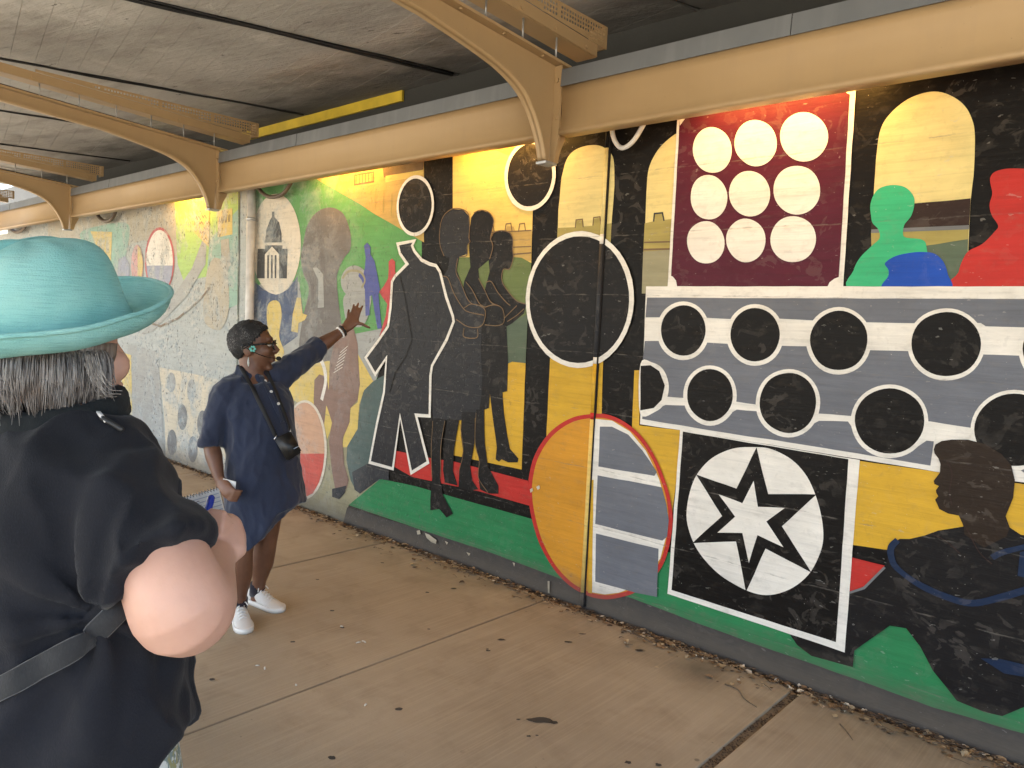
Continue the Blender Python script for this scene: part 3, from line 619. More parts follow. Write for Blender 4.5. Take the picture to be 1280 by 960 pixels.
def prism_x(profile, x0, x1, smooth=False):
    """profile: list of (y, z); extruded along x"""
    bm = bmesh.new(); a = [bm.verts.new((x0, y, z)) for y, z in profile]; b = [bm.verts.new((x1, y, z)) for y, z in profile]
    n = len(profile)
    for i in range(n): bm.faces.new((a[i], a[(i+1)%n], b[(i+1)%n], b[i])).smooth = smooth
    bm.faces.new(a[::-1]); bm.faces.new(b); bmesh.ops.recalc_face_normals(bm, faces=bm.faces[:]); return bm
YF = 3.25                   # line of the knee's vertical edge
def arm_low(y): return 3.02+.085*(2.3-y)          # underside of the arm beyond the knee
def arm_top(y): return 3.045+.075*(YF-y)
def up_low(y): return 3.155+.06*(3.55-y)
def up_top(y): return 3.215+.058*(3.65-y)
Y_END = -1.5
knee = [(y, z) for y, z in [(v.x, v.y) for v in spline([Vector((2.3,3.02,0)),Vector((2.62,2.965,0)),Vector((2.83,2.915,0)),Vector((2.98,2.845,0)),Vector((3.075,2.745,0)),Vector((3.14,2.63,0)),Vector((3.175,2.53,0))], 5)]]
hooks = None
def make_frame(x, label):
    root = empty('steel_frame', (x, YF, 2.52), label, 'frame', 'tan steel frames along the wall')
    L = lambda bm: obj_local(bm, root)
    def part(name, bm, mat, par=None):
        for v in bm.verts: v.co -= root.location
        return obj(name, bm, mat, par or root)
    prof = [(Y_END, arm_low(Y_END)), (-.5, arm_low(-.5)), (.8, arm_low(.8))]+knee+[(3.225,2.525),(YF,3.0),(YF,arm_top(YF)),(.8,arm_top(.8)),(Y_END,arm_top(Y_END))]
    part('web', prism_x(prof, x-.006, x+.006), M_steel)
    # curved lower flange
    path = [(Y_END, arm_low(Y_END)), (.8, arm_low(.8))]+knee
    bm = bmesh.new(); rows = []
    for i, (y, z) in enumerate(path):
        w = .030 if i > len(path)-14 else .034
        rows.append([bm.verts.new((x-w, y, z)), bm.verts.new((x+w, y, z)), bm.verts.new((x+w, y+.004, z+.012)), bm.verts.new((x-w, y+.004, z+.012))])
    for i in range(len(rows)-1):
        for k in range(4): bm.faces.new((rows[i][k], rows[i+1][k], rows[i+1][(k+1)%4], rows[i][(k+1)%4])).smooth = (k in (0, 2))
    bm.faces.new(rows[0]); bm.faces.new(rows[-1][::-1]); bmesh.ops.recalc_face_normals(bm, faces=bm.faces[:])
    part('lower_flange', bm, M_steel)
    # top flange runs along the arm and turns down behind the knee
    part('top_flange', prism_x([(Y_END, arm_top(Y_END)), (YF+.075, arm_top(YF)-.002), (YF+.075, arm_top(YF)+.012), (Y_END, arm_top(Y_END)+.014)], x-.055, x+.055), M_steel)
    bm = bmesh.new()
    for (z0, z1, w0, w1) in ((2.66, 3.04, .055, .055), (2.52, 2.66, .028, .055)):
        vs_ = [bm.verts.new(q) for q in ((x-w0, YF-.012, z0), (x+w0, YF-.012, z0), (x+w0, YF+.002, z0), (x-w0, YF+.002, z0), (x-w1, YF-.012, z1), (x+w1, YF-.012, z1), (x+w1, YF+.002, z1), (x-w1, YF+.002, z1))]
        for f in ((0,3,2,1),(4,5,6,7),(0,1,5,4),(1,2,6,5),(2,3,7,6),(3,0,4,7)): bm.faces.new([vs_[i] for i in f])
    part('back_flange', bm, M_steel)
    part('tail_plate', prism_x([(YF+.003,2.53),(YF+.03,2.53),(YF+.05,2.60),(YF+.085,2.665),(YF+.085,2.70),(YF+.003,2.70)], x+.012, x+.024), M_steel)
    part('foot_cap', box((x-.036, 3.165, 2.512), (x+.036, YF+.012, 2.528), .004), M_zinc)
    # upper channel with its own lower flange
    xo = x+.012
    part('upper_channel', prism_x([(Y_END, up_low(Y_END)), (3.52, up_low(3.52)), (3.52, up_top(3.52)), (Y_END, up_top(Y_END))], xo+.055, xo+.063), M_steel)
    part('upper_channel_back', prism_x([(Y_END, up_low(Y_END)), (3.52, up_low(3.52)), (3.52, up_top(3.52)), (Y_END, up_top(Y_END))], xo-.083, xo-.075), M_steel)
    part('upper_flange', prism_x([(Y_END, up_low(Y_END)-.002), (3.52, up_low(3.52)-.002), (3.52, up_low(3.52)+.008), (Y_END, up_low(Y_END)+.008)], xo-.074, xo+.054), M_steel)
    # bolts and standoff rods
    for k in range(9):
        y = 3.42-.27*k
        c = Vector((xo+.063, y, up_low(y)+.022)); part('bolt_head', tube([c, c+Vector((.009,0,0))], [.012, .011], 8), M_steel)
        if y < YF: part('standoff_rod', tube([(xo+.03, y+.05, arm_top(y)+.012), (xo+.03, y+.05, up_low(y))], .005, 8), M_zinc)
    for z in (2.965, 2.765):
        c = Vector((x+.03, YF-.012, z)); part('bolt_head', tube([c, c-Vector((0,.01,0))], [.013, .011], 8), M_steel)
    for k in range(6):
        y = 3.1-.3*k; c = Vector((x+.035, y, arm_top(y))); part('bolt_head', tube([c, c-Vector((0,0,.008))], [.010, .009], 6), M_steel)
    # conduits clipped between arm and channel
    part('conduit', tube([(x-.02, Y_END, arm_top(Y_END)+.03), (x-.02, 3.2, arm_top(3.2)+.03)], .012, 8), M_zinc)
    part('conduit', tube([(x+.004, Y_END, arm_top(Y_END)+.026), (x+.004, 3.2, arm_top(3.2)+.026)], .008, 8), M_dark)
    # perforated sheet: real square-cut holes
    px_ = xo+.066; ztop = 3.342; y_end = 3.600; pitch = .0235; hole = .0072; bm = bmesh.new(); cache = {}
    def V(y, z):
        k = (round(y, 5), round(z, 5))
        if k not in cache: cache[k] = bm.verts.new((px_, y, z))
        return cache[k]
    ncol = 76; ys = [y_end-pitch*i for i in range(ncol+1)]
    def low(y): return up_top(y)+.002
    for i in range(ncol):
        yb_, ya = ys[i], ys[i+1]; ym = (ya+yb_)/2
        z = ztop; zl = max(low(ya), low(yb_)); rows_ = int((ztop-.012-zl-.006)/pitch) if i > 0 else 0
        z = ztop-.012
        bm.faces.new((V(ya, ztop), V(yb_, ztop), V(yb_, z), V(ya, z)))
        for rr_ in range(max(0, rows_)):
            z2 = z-pitch; zm = (z+z2)/2
            h = [V(ym-hole, zm+hole), V(ym+hole, zm+hole), V(ym+hole, zm-hole), V(ym-hole, zm-hole)]; o4 = [V(ya, z), V(yb_, z), V(yb_, z2), V(ya, z2)]
            if i % 19 == 18: bm.faces.new(o4)
            else:
                for q in range(4): bm.faces.new((o4[q], o4[(q+1)%4], h[(q+1)%4], h[q]))
            z = z2
        bm.faces.new((V(ya, z), V(yb_, z), V(yb_, low(yb_)), V(ya, low(ya))))
    bmesh.ops.recalc_face_normals(bm, faces=bm.faces[:])
    ex = bmesh.ops.solidify(bm, geom=bm.faces[:], thickness=.002)
    part('perforated_sheet', bm, M_steel)
    part('sheet_return', box((px_-.12, 3.585, low(3.6)), (px_-.003, 3.599, ztop)), M_steel)
    # roadside post
    part('post', box((x-.05, Y_END-.1, .0), (x+.05, Y_END, arm_top(Y_END)+.02), .006), M_steel)
    part('base_plate', box((x-.11, Y_END-.16, -.002), (x+.11, Y_END+.05, .012)), M_steel)
    return root
for x, lb in zip(FX, ('tan steel arched frame beside the white outlined disc', 'tan steel arched frame beside the white downpipe', 'tan steel arched frame above the faded stone facade painting', 'tan steel arched frame farthest down the weathered wall')):
    make_frame(x, lb)

# fascia beams between the frames, with zinc flashing on top
fas = [(YF-.004,2.93),(YF-.004,2.885),(YF+.004,2.84),(YF+.006,2.79),(YF+.002,2.745),(YF-.004,2.712),(YF-.012,2.698),(YF-.017,2.686),(YF-.014,2.676),(YF-.004,2.672),(YF+.065,2.672),(YF+.065,2.684),(YF+.016,2.688),(YF+.016,2.918),(YF+.065,2.918),(YF+.065,2.93)]
ends = [1.1]+FX+[-18.0]
for i in range(len(ends)-1):
    x1, x0 = ends[i]-(.056 if i else 0), ends[i+1]+.056
    names = ('tan steel fascia beam above the maroon panel', 'tan steel fascia beam above the three painted women', 'tan steel fascia beam above the faded placards', 'tan steel fascia beam above the hat, in the far bays', 'tan steel fascia beam in the farthest bay')
    root = empty('fascia_beam', ((x0+x1)/2, YF, 2.672), names[i], 'beam', 'fascia beams between the frames')
    bm = prism_x(fas, x0, x1, False)
    for v in bm.verts: v.co -= root.location
    for f in bm.faces: f.smooth = abs(f.normal.x) < .5 and len(f.verts) == 4
    obj('channel', bm, M_steel, root)
    froot = empty('zinc_flashing', ((x0+x1)/2, YF, 2.932), names[i].replace('tan steel fascia beam', 'grey zinc flashing on the beam'), 'flashing', 'flashing on the fascia beams')
    n = 3; st = (x1-x0)/n
    for k in range(n):
        a, b_ = x0+k*st+.0015, x0+(k+1)*st-.0015; dy = .0 if k % 2 else .003
        bm = prism_x([(YF-.016-dy,2.926),(YF-.008-dy,3.018),(YF+.10,3.055),(YF+.10,3.050),(YF-.004-dy,3.012),(YF-.010-dy,2.926)], a, b_)
        for v in bm.verts: v.co -= froot.location
        obj('flashing_sheet', bm, M_flash, froot)

# ---- lamps behind the fascia washing the top of the mural with amber light
def lens_mat():
    t = NT('amber_lens'); t.bsdf.inputs['Emission Color'].default_value = (1, .62, .16, 1); t.bsdf.inputs['Emission Strength'].default_value = 2.5; t.set(color=(.8,.6,.3), rough=.4); return t.m
M_lens = lens_mat()
def lamp(px, py, power, label):
    x = on_y(px, py, WALL_Y).x
    root = empty('wall_washer', (x, 3.42, 2.83), label, 'lamp', 'amber lamps behind the beams')
    obj('housing', box((-.42, -.035, 0), (.42, .03, .05), .006), M_dark, root); obj('lens', box((-.41, -.028, -.006), (.41, .024, -.001)), M_lens, root)
    obj('bracket', box((-.02, -.10, .015), (.02, -.034, .035)), M_dark, root)
    ld = bpy.data.lights.new('washer', 'AREA'); ld.shape = 'RECTANGLE'; ld.size = .8; ld.size_y = .04; ld.energy = power; ld.color = (1, .50, .11)
    lo = bpy.data.objects.new('light', ld); COL.objects.link(lo); lo.parent = root; lo.location = (0, .0, -.010); lo.rotation_euler = (math.radians(27), 0, 0)
for px, py, pw, lb in ((985,125,2.2,'amber wall lamp hidden above the maroon panel'),(640,190,1.7,'amber wall lamp above the sunny yellow panel'),(440,215,1.9,'amber wall lamp above the painted tan facade'),(243,250,2.3,'amber wall lamp above the faded placards')): lamp(px, py, pw, lb)

# ---- conduit loops, downpipe
M_white = plain('white_pipe', (.62,.60,.57), .45, nscale=9); M_brownpipe = plain('brown_pipe', (.10,.07,.045), .5)
def loop(pts, r, mat, label):
    P_ = spline([on_y(x, y, 3.47) for x, y in pts], 7); root = empty('conduit_loop', P_[0], label, 'pipe', 'conduit loops below the beams')
    obj('pipe', tube([p-root.location for p in P_], r, 10), mat, root)
loop([(766,130),(765,160),(769,177),(778,185),(790,178),(802,160),(816,130)], .013, M_white, 'white conduit loop hanging below the beam near the maroon panel')
loop([(318,205),(322,232),(332,244),(344,246),(356,240),(366,222),(370,200)], .017, M_brownpipe, 'brown conduit loop over the painted dome roundel')
loop([(119,250),(122,268),(128,275),(134,276.5),(140,273),(144,264),(146,245)], .022, M_brownpipe, 'brown conduit loop over the faded stone facade')
loop([(8,270),(12,284),(20,290),(28,287),(33,278),(35,262)], .026, M_brownpipe, 'brown conduit loop in the far bright bay')
xp = on_y(313.5, 300, 3.49).x
dpipe = empty('downpipe', (xp, 3.49, 0), 'white downpipe at the seam between the two walls', 'pipe')
obj('pipe', tube([(0,0,.0),(0,0,3.0)], .038, 16), M_white, dpipe)
for z in (.5, 1.5, 2.45): obj('pipe_strap', tube([(0,0,z),(0,0,z+.03)], .042, 16), M_zinc, dpipe)
obj('cover_strip', box((-.085,.03,0),(-.05,.059,3.0)), plain('strip_tan', (.5,.42,.32), .6), dpipe)

# ================================================================== bridge deck seen from below
def mat_soffit():
    t = NT('board_marked_concrete'); p = t.pos(); q = t.scale(p, (1, 1, 1), (0, 0, math.radians(-11)))
    big = t.noise(q, .55, 5, .6); mid = t.noise(t.scale(q, (.7, 2.2, 1)), 1.6, 6, .65); fine = t.noise(t.scale(q, (4, 30, 1)), 1, 4, .6); f2 = t.noise(q, 26, 5, .65)
    c = t.mix(t.ramp(big, .3, .7), (.33,.318,.30), (.50,.488,.465))
    c = t.mix(t.math('MULTIPLY', t.ramp(mid, .48, .72), .6), c, (.19,.17,.15))
    c = t.mix(t.math('MULTIPLY', t.ramp(t.noise(q, 1.1, 7, .7, .5), .54, .72), .55), c, (.64,.63,.60))
    c = t.mix(t.math('MULTIPLY', t.ramp(fine, .55, .75), .25), c, (.12,.11,.10))
    sp = t.math('MULTIPLY', t.ramp(t.noise(t.scale(q, (2.0, 6, 1)), 2.2, 5, .7), .66, .70), .8); c = t.mix(sp, c, (.07,.06,.055))
    sep = t.n('ShaderNodeSeparateXYZ'); t.l(p, sep.inputs[0])
    near_wall = t.math('MULTIPLY', t.ramp(t.math('ADD', sep.outputs[1], t.math('MULTIPLY', mid, .9)), 3.6, 4.2), .75); c = t.mix(near_wall, c, (.05,.05,.047))  # tone goes darker towards the wall
    t.set(color=c, rough=.9, normal=t.bump(t.math('ADD', fine, f2), .5, .012), spec=.25); return t.m
M_soffit = mat_soffit()
deck = empty('bridge_deck', (-6, 0, 3.465), 'board-marked concrete bridge deck overhead with dark joints', 'bridge deck')
SK = math.radians(16); jd = Vector((math.sin(SK), math.cos(SK), 0)); jn = Vector((math.cos(SK), -math.sin(SK), 0)); bd = Vector((math.cos(math.radians(12)), -math.sin(math.radians(12)), 0))
A0 = on_z(560, 90, 3.465); A1 = on_z(370, 140, 3.465)
sp_ = (A0-A1).dot(jn); base_n = A0.dot(jn)
random.seed(21)
NB = 0
for k in range(-4, 5):
    n0 = base_n+sp_*(k-1)+.022; n1 = base_n+sp_*k-.022
    bm = bmesh.new(); bw = .148; y = -4.0; zoff = random.uniform(-.004, .004)
    while y < 6.0:
        w = bw*random.uniform(.9, 1.1); dz = random.uniform(-.0013, .0013)+zoff; vs_ = []
        for (nn, yy) in ((n0, y), (n1, y), (n1, y+w), (n0, y+w)):
            # strip follows the boards (skewed), cut at the joints
            pt = jn*nn+jd*((yy-jn.y*nn)/jd.y); pt = pt-jd*(.19*(pt.x+6)/jd.y); vs_.append((pt.x, pt.y))
        v = [bm.verts.new((a-deck.location.x, b_-deck.location.y, dz+.0)) for a, b_ in vs_]; u = [bm.verts.new((a-deck.location.x, b_-deck.location.y, .5)) for a, b_ in vs_]
        bm.faces.new(v[::-1]); bm.faces.new(u)
        for q in range(4): bm.faces.new((v[q], v[(q+1)%4], u[(q+1)%4], u[q]))
        y += w+.0022
    bmesh.ops.recalc_face_normals(bm, faces=bm.faces[:])
    obj('soffit_slab', bm, M_soffit, deck)
lo_n, hi_n = base_n+sp_*-5, base_n+sp_*4
def dpt(n_, y_, z_): p_ = jn*n_+jd*((y_-jn.y*n_)/jd.y); return (p_.x-deck.location.x, p_.y-deck.location.y, z_)
cv = [dpt(lo_n,-3.2,.012),dpt(hi_n,-3.2,.012),dpt(hi_n,4.6,.012),dpt(lo_n,4.6,.012),dpt(lo_n,-3.2,1.4),dpt(hi_n,-3.2,1.4),dpt(hi_n,4.6,1.4),dpt(lo_n,4.6,1.4)]  # unseen road-side and left edges cut short so more daylight gets in
obj('deck_core', new_mesh(cv, [(0,3,2,1),(4,5,6,7),(0,1,5,4),(1,2,6,5),(2,3,7,6),(3,0,4,7)]), backm, deck)
# cables along the joints and along the bridge seat
def bundle(pts, n, spread, r, label):
    root = empty('cable_bundle', pts[0], label, 'cable', 'cables under the bridge deck')
    random.seed(n*13)
    for i in range(n):
        off = Vector((random.uniform(-spread, spread), random.uniform(-spread, spread)*.6, random.uniform(-spread, spread)*.5)); q = []
        for j, p in enumerate(spline(pts, 8)):
            q.append(p-root.location+off+Vector((noise.noise((i*5+p.x*1.3, p.y*1.5, 1))*.012, noise.noise((i*3+p.x*1.1, p.y, 7))*.012, noise.noise((i+p.x*1.7, p.y*1.7, 3))*.010)))
        obj('cable', tube(q, r*random.uniform(.7, 1.2), 6), M_cable, root)
for k, nm, cnt in ((0, 'thick black cable bundle along the ceiling joint over the yellow band', 5), (-1, 'thin black cable along the ceiling joint behind the perforated sheet', 2), (-2, 'thin black cable along the ceiling joint in the far bay', 2), (-3, 'thin black cable along the ceiling joint farthest away', 2)):
    n_ = base_n+sp_*k; ps = []
    for y_ in (3.9, 2.6, 1.2, -.4, -3, -6):
        p_ = jn*n_+jd*((y_-jn.y*n_)/jd.y); ps.append(Vector((p_.x, p_.y, 3.455)))
    bundle(ps, cnt, .022 if cnt > 2 else .010, .010 if cnt > 2 else .008, nm)
bundle([Vector((1.2,3.62,3.12)),Vector((-1.5,3.66,3.125)),Vector((-4,3.64,3.12)),Vector((-8,3.66,3.12)),Vector((-14,3.64,3.12))], 5, .05, .016, 'black cables lying on top of the mural wall behind the flashing')
bundle([Vector((1.2,3.88,3.16)),Vector((-1.5,3.86,3.17)),Vector((-4,3.88,3.15)),Vector((-8,3.86,3.16)),Vector((-14,3.88,3.16))], 4, .05, .02, 'black pipes along the bridge seat')

# ================================================================== people
from mathutils.bvhtree import BVHTree
R2 = Vector((math.cos(YAW), math.sin(YAW), 0)); D2 = Vector((-math.sin(YAW), math.cos(YAW), 0)); Z3 = Vector((0, 0, 1))
def skin_mat(name, dark, lite, rough=.45):
    t = NT(name); p = t.objc(); n = t.noise(p, 9, 5, .6); f = t.noise(p, 160, 3); m = t.vor(p, 34)
    c = t.mix(t.ramp(n, .3, .7), dark, lite)
    c = t.mix(t.math('MULTIPLY', t.ramp(m, .045, .03), .35), c, tuple(v*.5 for v in dark))
    t.set(color=c, rough=t.math('ADD', rough-.05, t.math('MULTIPLY', n, .15)), normal=t.bump(f, .18, .0015), sss=.12)
    t.bsdf.inputs['Subsurface Radius'].default_value = (.012, .005, .003); return t.m
def cloth_mat(name, color, rough=.85, scale=420, var=.18, sheen=.25):
    t = NT(name); p = t.objc(); n = t.noise(p, 5, 5); w = t.noise(t.scale(p, (1, 1, .5)), scale, 2); w2 = t.noise(p, 22, 4)
    dk = tuple(c*(1-var) for c in color); lt = tuple(c*(1+var) for c in color)
    c = t.mix(t.ramp(n, .3, .7), dk, lt); c = t.mix(t.math('MULTIPLY', t.ramp(w, .5, .75), .3), c, tuple(min(1, v*1.7+.01) for v in color))
    t.set(color=c, rough=rough, sheen=sheen, normal=t.bump(t.math('ADD', w, t.math('MULTIPLY', w2, 1.2)), .25, .003), spec=.3); return t.m
def wrinkle(me, amp, freq, stretch=(1, 1, 1), seed=0, fn=None):
    nr = [v.normal.copy() for v in me.vertices]
    for v, n in zip(me.vertices, nr):
        q = Vector((v.co.x*stretch[0], v.co.y*stretch[1], v.co.z*stretch[2]))*freq
        a = noise.fractal(q+Vector((seed, 0, 0)), 1.0, 2.0, 2) ; a2 = 1-abs(noise.noise(q*1.3+Vector((0, seed, 3))))*2.2
        k = fn(v.co) if fn else 1
        v.co += n*amp*k*(a*.8+max(0, a2)*.9-.35)
    me.update()
def to_local(me, root):
    o = root.location
    for v in me.vertices: v.co -= o
def bvh_world(me, root=None):
    vs_ = [v.co+(root.location if root else Vector()) for v in me.vertices]
    return BVHTree.FromPolygons(vs_, [tuple(p.vertices) for p in me.polygons])
def hit(bvh, px, py, off=.004):
    d = ray(px, py).normalized(); loc, n, i, dist = bvh.ray_cast(CAM, d)
    if loc is None: return None, None
    if n.dot(d) > 0: n = -n
    return loc+n*off, n
def ribbon(bvh, pts, width, off, thick=.003, n=6):
    q = [(v.x, v.y) for v in spline([Vector((a, b_, 0)) for a, b_ in pts], n)]; H = [hit(bvh, a, b_, off) for a, b_ in q]; H = [h for h in H if h[0] is not None]
    # smooth the path so that the strap bridges folds
    P_ = [h[0] for h in H]; N_ = [h[1] for h in H]
    for _ in range(3): P_ = [P_[0]]+[(P_[i-1]+P_[i]*2+P_[i+1])/4 for i in range(1, len(P_)-1)]+[P_[-1]]; N_ = [N_[0]]+[(N_[i-1]+N_[i]*2+N_[i+1]).normalized() for i in range(1, len(N_)-1)]+[N_[-1]]
    bm = bmesh.new(); rows = []
    for i in range(len(P_)):
        T = (P_[min(i+1, len(P_)-1)]-P_[max(i-1, 0)]).normalized(); S = T.cross(N_[i]).normalized(); w = S*width/2; h = N_[i]*thick
        rows.append([bm.verts.new(P_[i]+w), bm.verts.new(P_[i]+w*.85+h), bm.verts.new(P_[i]-w*.85+h), bm.verts.new(P_[i]-w), bm.verts.new(P_[i]-h*.6)])
    for i in range(len(rows)-1):
        for k in range(5): bm.faces.new((rows[i][k], rows[i+1][k], rows[i+1][(k+1)%5], rows[i][(k+1)%5])).smooth = True
    bm.faces.new(rows[0]); bm.faces.new(rows[-1][::-1]); bmesh.ops.recalc_face_normals(bm, faces=bm.faces[:]); return bm, P_, N_
def part(root, name, bm, mat, par=None):
    o_ = root.location
    if isinstance(bm, bmesh.types.BMesh):
        bmesh.ops.recalc_face_normals(bm, faces=bm.faces[:])
        for v in bm.verts: v.co -= o_
    else: to_local(bm, root)
    return obj(name, bm, mat, par or root)
def loft(bm, rings, close=True):
    V = [[bm.verts.new(p) for p in r_] for r_ in rings]; n = len(V[0])
    for i in range(len(V)-1):
        for k in range(n): bm.faces.new((V[i][k], V[i][(k+1)%n], V[i+1][(k+1)%n], V[i+1][k])).smooth = True
    if close: bm.faces.new(V[0][::-1]); bm.faces.new(V[-1])
    return V
def ring(c, A, B, n=40, sq=1.0):
    out = []
    for k in range(n):
        a = 2*math.pi*k/n; ca, sa = math.cos(a), math.sin(a)
        ca = math.copysign(abs(ca)**sq, ca); sa = math.copysign(abs(sa)**sq, sa); out.append(Vector(c)+Vector(A)*ca+Vector(B)*sa)
    return out
def finger(bm, pts, r0, r1): 
    n = len(pts); bm_tube(bm, pts, [r0+(r1-r0)*i/(n-1) for i in range(n)], 10, round_caps=True)
def head_into(bm, c, f, u, s=1.0, nose=1.0):
    l = u.cross(f).normalized(); X = lambda a, b_, d: c+f*(a*s)+l*(b_*s)+u*(d*s)
    def E(a, b_, d, ra, rb, rd): bm_ell(bm, X(a, b_, d), (f*ra*s, l*rb*s, u*rd*s), 20, 12)
    E(-.012, 0, .022, .097, .076, .092)           # skull
    E(.030, 0, -.030, .062, .060, .080)           # face
    E(.022, 0, -.075, .058, .050, .040)           # jaw
    E(.070, 0, -.103, .021, .024, .018)           # chin
    E(.079, 0, .034, .013, .047, .012)            # brow
    for q in (-1, 1):
        E(.062, .036*q, -.022, .026, .024, .026)  # cheeks
        E(-.012, .078*q, -.022, .020, .009, .031) # ears
        E(.100, .011*q, -.026, .011, .010, .008)  # nostril wings
    bm_tube(bm, [X(.084, 0, .028), X(.097, 0, .004), X(.112*nose, 0, -.020), X(.104, 0, -.030)], [.008*s, .009*s, .013*s, .010*s], 10, round_caps=True)
    E(.088, 0, -.054, .017, .026, .0085); E(.087, 0, -.069, .017, .024, .0095)   # lips
    return X

# ------------------------------------------------------------------ the guide in the navy dress
GB = on_z(318, 775, 0); DG = (GB-CAM).dot(_f)
def G(px, py, b_=0): return at(px, py, DG+b_)
guide = empty('person', GB, 'person in navy shirt dress pointing at the mural, black pouch on a strap, white sneakers', 'person')
M_skinG = skin_mat('deep_brown_skin', (.115,.050,.028), (.185,.085,.048), .42)
M_navy = cloth_mat('navy_linen', (.017,.024,.050), .85, 300, .2, .3)
bm = bmesh.new()
gf = (R2*.97+D2*.2+Z3*.02).normalized(); gu = (Z3-gf*.02-R2*.06).normalized(); gu = (gu-gf*gu.dot(gf)).normalized()
GH = G(316, 432, 0); GX = head_into(bm, GH, gf, gu, 1.13)
bm_tube(bm, [G(313,446,0), G(314,462,0), G(318,478,0)], [(.060,.056),(.060,.056),(.064,.058)], 18, up=gf, round_caps=True)
# torso core under the dress
bm_tube(bm, [G(318,492,0), G(320,505,.0), G(326,545,0), G(330,600,0), G(331,625,0)], [(.14,.09),(.16,.11),(.15,.12),(.16,.13),(.15,.12)], 20, up=R2*.83+D2*.55, round_caps=True)
# arms
rs, re, rw = G(284,490,-.09), G(264,556,-.14), G(274,599,-.20)
bm_tube(bm, [rs, rs.lerp(re,.5), re, re.lerp(rw,.35), re.lerp(rw,.75), rw], [.055,.050,.044,.043,.032,.026], 14, round_caps=True)
ls, le, lw = G(350,470,.09), G(393,437,.26), G(430,412.5,.35)
bm_tube(bm, [ls, ls.lerp(le,.5), le, le.lerp(lw,.35), le.lerp(lw,.75), lw], [.055,.050,.044,.043,.031,.025], 14, round_caps=True)
# raised hand: palm towards the wall, fingers spread
pc = G(440,402,.38); up_h = (G(444,384,.40)-G(436,409,.36)).normalized(); sd_h = (G(452,400,.40)-G(430,404,.38)).normalized()
bm_tube(bm, [lw, lw.lerp(pc,.45), pc, pc+up_h*.022], [(.020,.026),(.018,.034),(.016,.040),(.013,.038)], 14, up=sd_h.cross(up_h), round_caps=True)
for k, (bx_, tx, ty, ln) in enumerate(((-.030,436.0,387.5,.0),( -.011,442.3,381.0,.0),(.009,447.6,379.5,.0),(.028,453.0,382.5,.0))):
    b0 = pc+up_h*.020+sd_h*bx_; tp = G(tx, ty, .43); md = b0.lerp(tp,.5)+D2*(-.010)
    finger(bm, [b0, md, tp], .0098, .0075)
finger(bm, [pc-up_h*.012+sd_h*.022, G(452,405,.385), G(461.5,409.5,.39)], .0125, .0085)
# hanging hand holding folded paper
hc = G(282,611,-.235); hd = (G(290,621,-.245)-G(274,599,-.20)).normalized()
bm_tube(bm, [rw, rw.lerp(hc,.5), hc, hc+hd*.02], [(.020,.027),(.018,.036),(.017,.040),(.014,.036)], 14, up=D2, round_caps=True)
for k in range(4):
    b0 = hc+hd*.012+(R2*.4+Z3*.9)*(.028-.019*k); t1 = b0+hd*.034+R2*.012; t2 = t1+R2*.028-Z3*.004-D2*(-.012); finger(bm, [b0, t1, t2], .0092, .0072)
finger(bm, [hc-hd*.02+R2*.016, hc+R2*.036+Z3*.004, hc+R2*.05-Z3*.012], .0115, .008)
# legs
nf_h, nf_t = on_z(297,770,0), on_z(307,792,0); ff_h, ff_t = on_z(314,752,0), on_z(349,764,0)
def footdir(a, b_): d = (b_-a); d.z = 0; return d.normalized()
nd, fd = footdir(nf_h, nf_t), footdir(ff_h, ff_t)
nA = nf_h+nd*.055+Z3*.085; fA = ff_h+fd*.055+Z3*.085
for hip, kn, an in ((G(309,612,-.05), G(302,690,-.09), nA), (G(338,608,.06), G(333,676,.12), fA)):
    bm_tube(bm, [hip, hip.lerp(kn,.5), kn, kn.lerp(an,.22), kn.lerp(an,.45), kn.lerp(an,.8), an, an-Z3*.05], [.088,.075,.058,.060,.060,.038,.036,.04], 16, round_caps=True)
me = remesh(bm, .0062, 3, .45)
gbody = part(guide, 'body', me, M_skinG)
# hair: close-cropped cap with greying sides
def cap(c, f, u, s, rad, keep, amp, freq, thick):
    l = u.cross(f).normalized(); bm = bmesh.new(); bm_ell(bm, Vector((0,0,0)), (Vector((rad[0],0,0)), Vector((0,rad[1],0)), Vector((0,0,rad[2]))), 56, 40)
    kill = [fc for fc in bm.faces if not keep(fc.calc_center_median())]
    bmesh.ops.delete(bm, geom=kill, context='FACES')
    for v in bm.verts:
        k = 1+amp*noise.fractal(v.co*freq, 1, 2, 2); v.co *= k
    bmesh.ops.recalc_face_normals(bm, faces=bm.faces[:]); bmesh.ops.solidify(bm, geom=bm.faces[:], thickness=thick)
    for v in bm.verts: v.co = c+(f*(v.co.x-.012)+l*v.co.y+u*(v.co.z+.022))*s
    for fc in bm.faces: fc.smooth = True
    return bm
def hair_dark():
    t = NT('cropped_hair'); p = t.objc(); n = t.noise(p, 230, 3, .7); g_ = t.noise(p, 16, 3)
    t.set(color=t.mix(t.math('MULTIPLY', t.ramp(n, .52, .62), t.ramp(g_, .42, .6)), (.010,.009,.009), (.17,.16,.16)), rough=.75, normal=t.bump(n, .8, .004)); return t.m
part(guide, 'hair', cap(GH, gf, gu, 1.13, (.105,.084,.100), lambda q: q.z+.022 > -.075+(q.x+.05)*1.25 or (q.x < -.045 and q.z > -.085), .05, 60, .008), hair_dark())
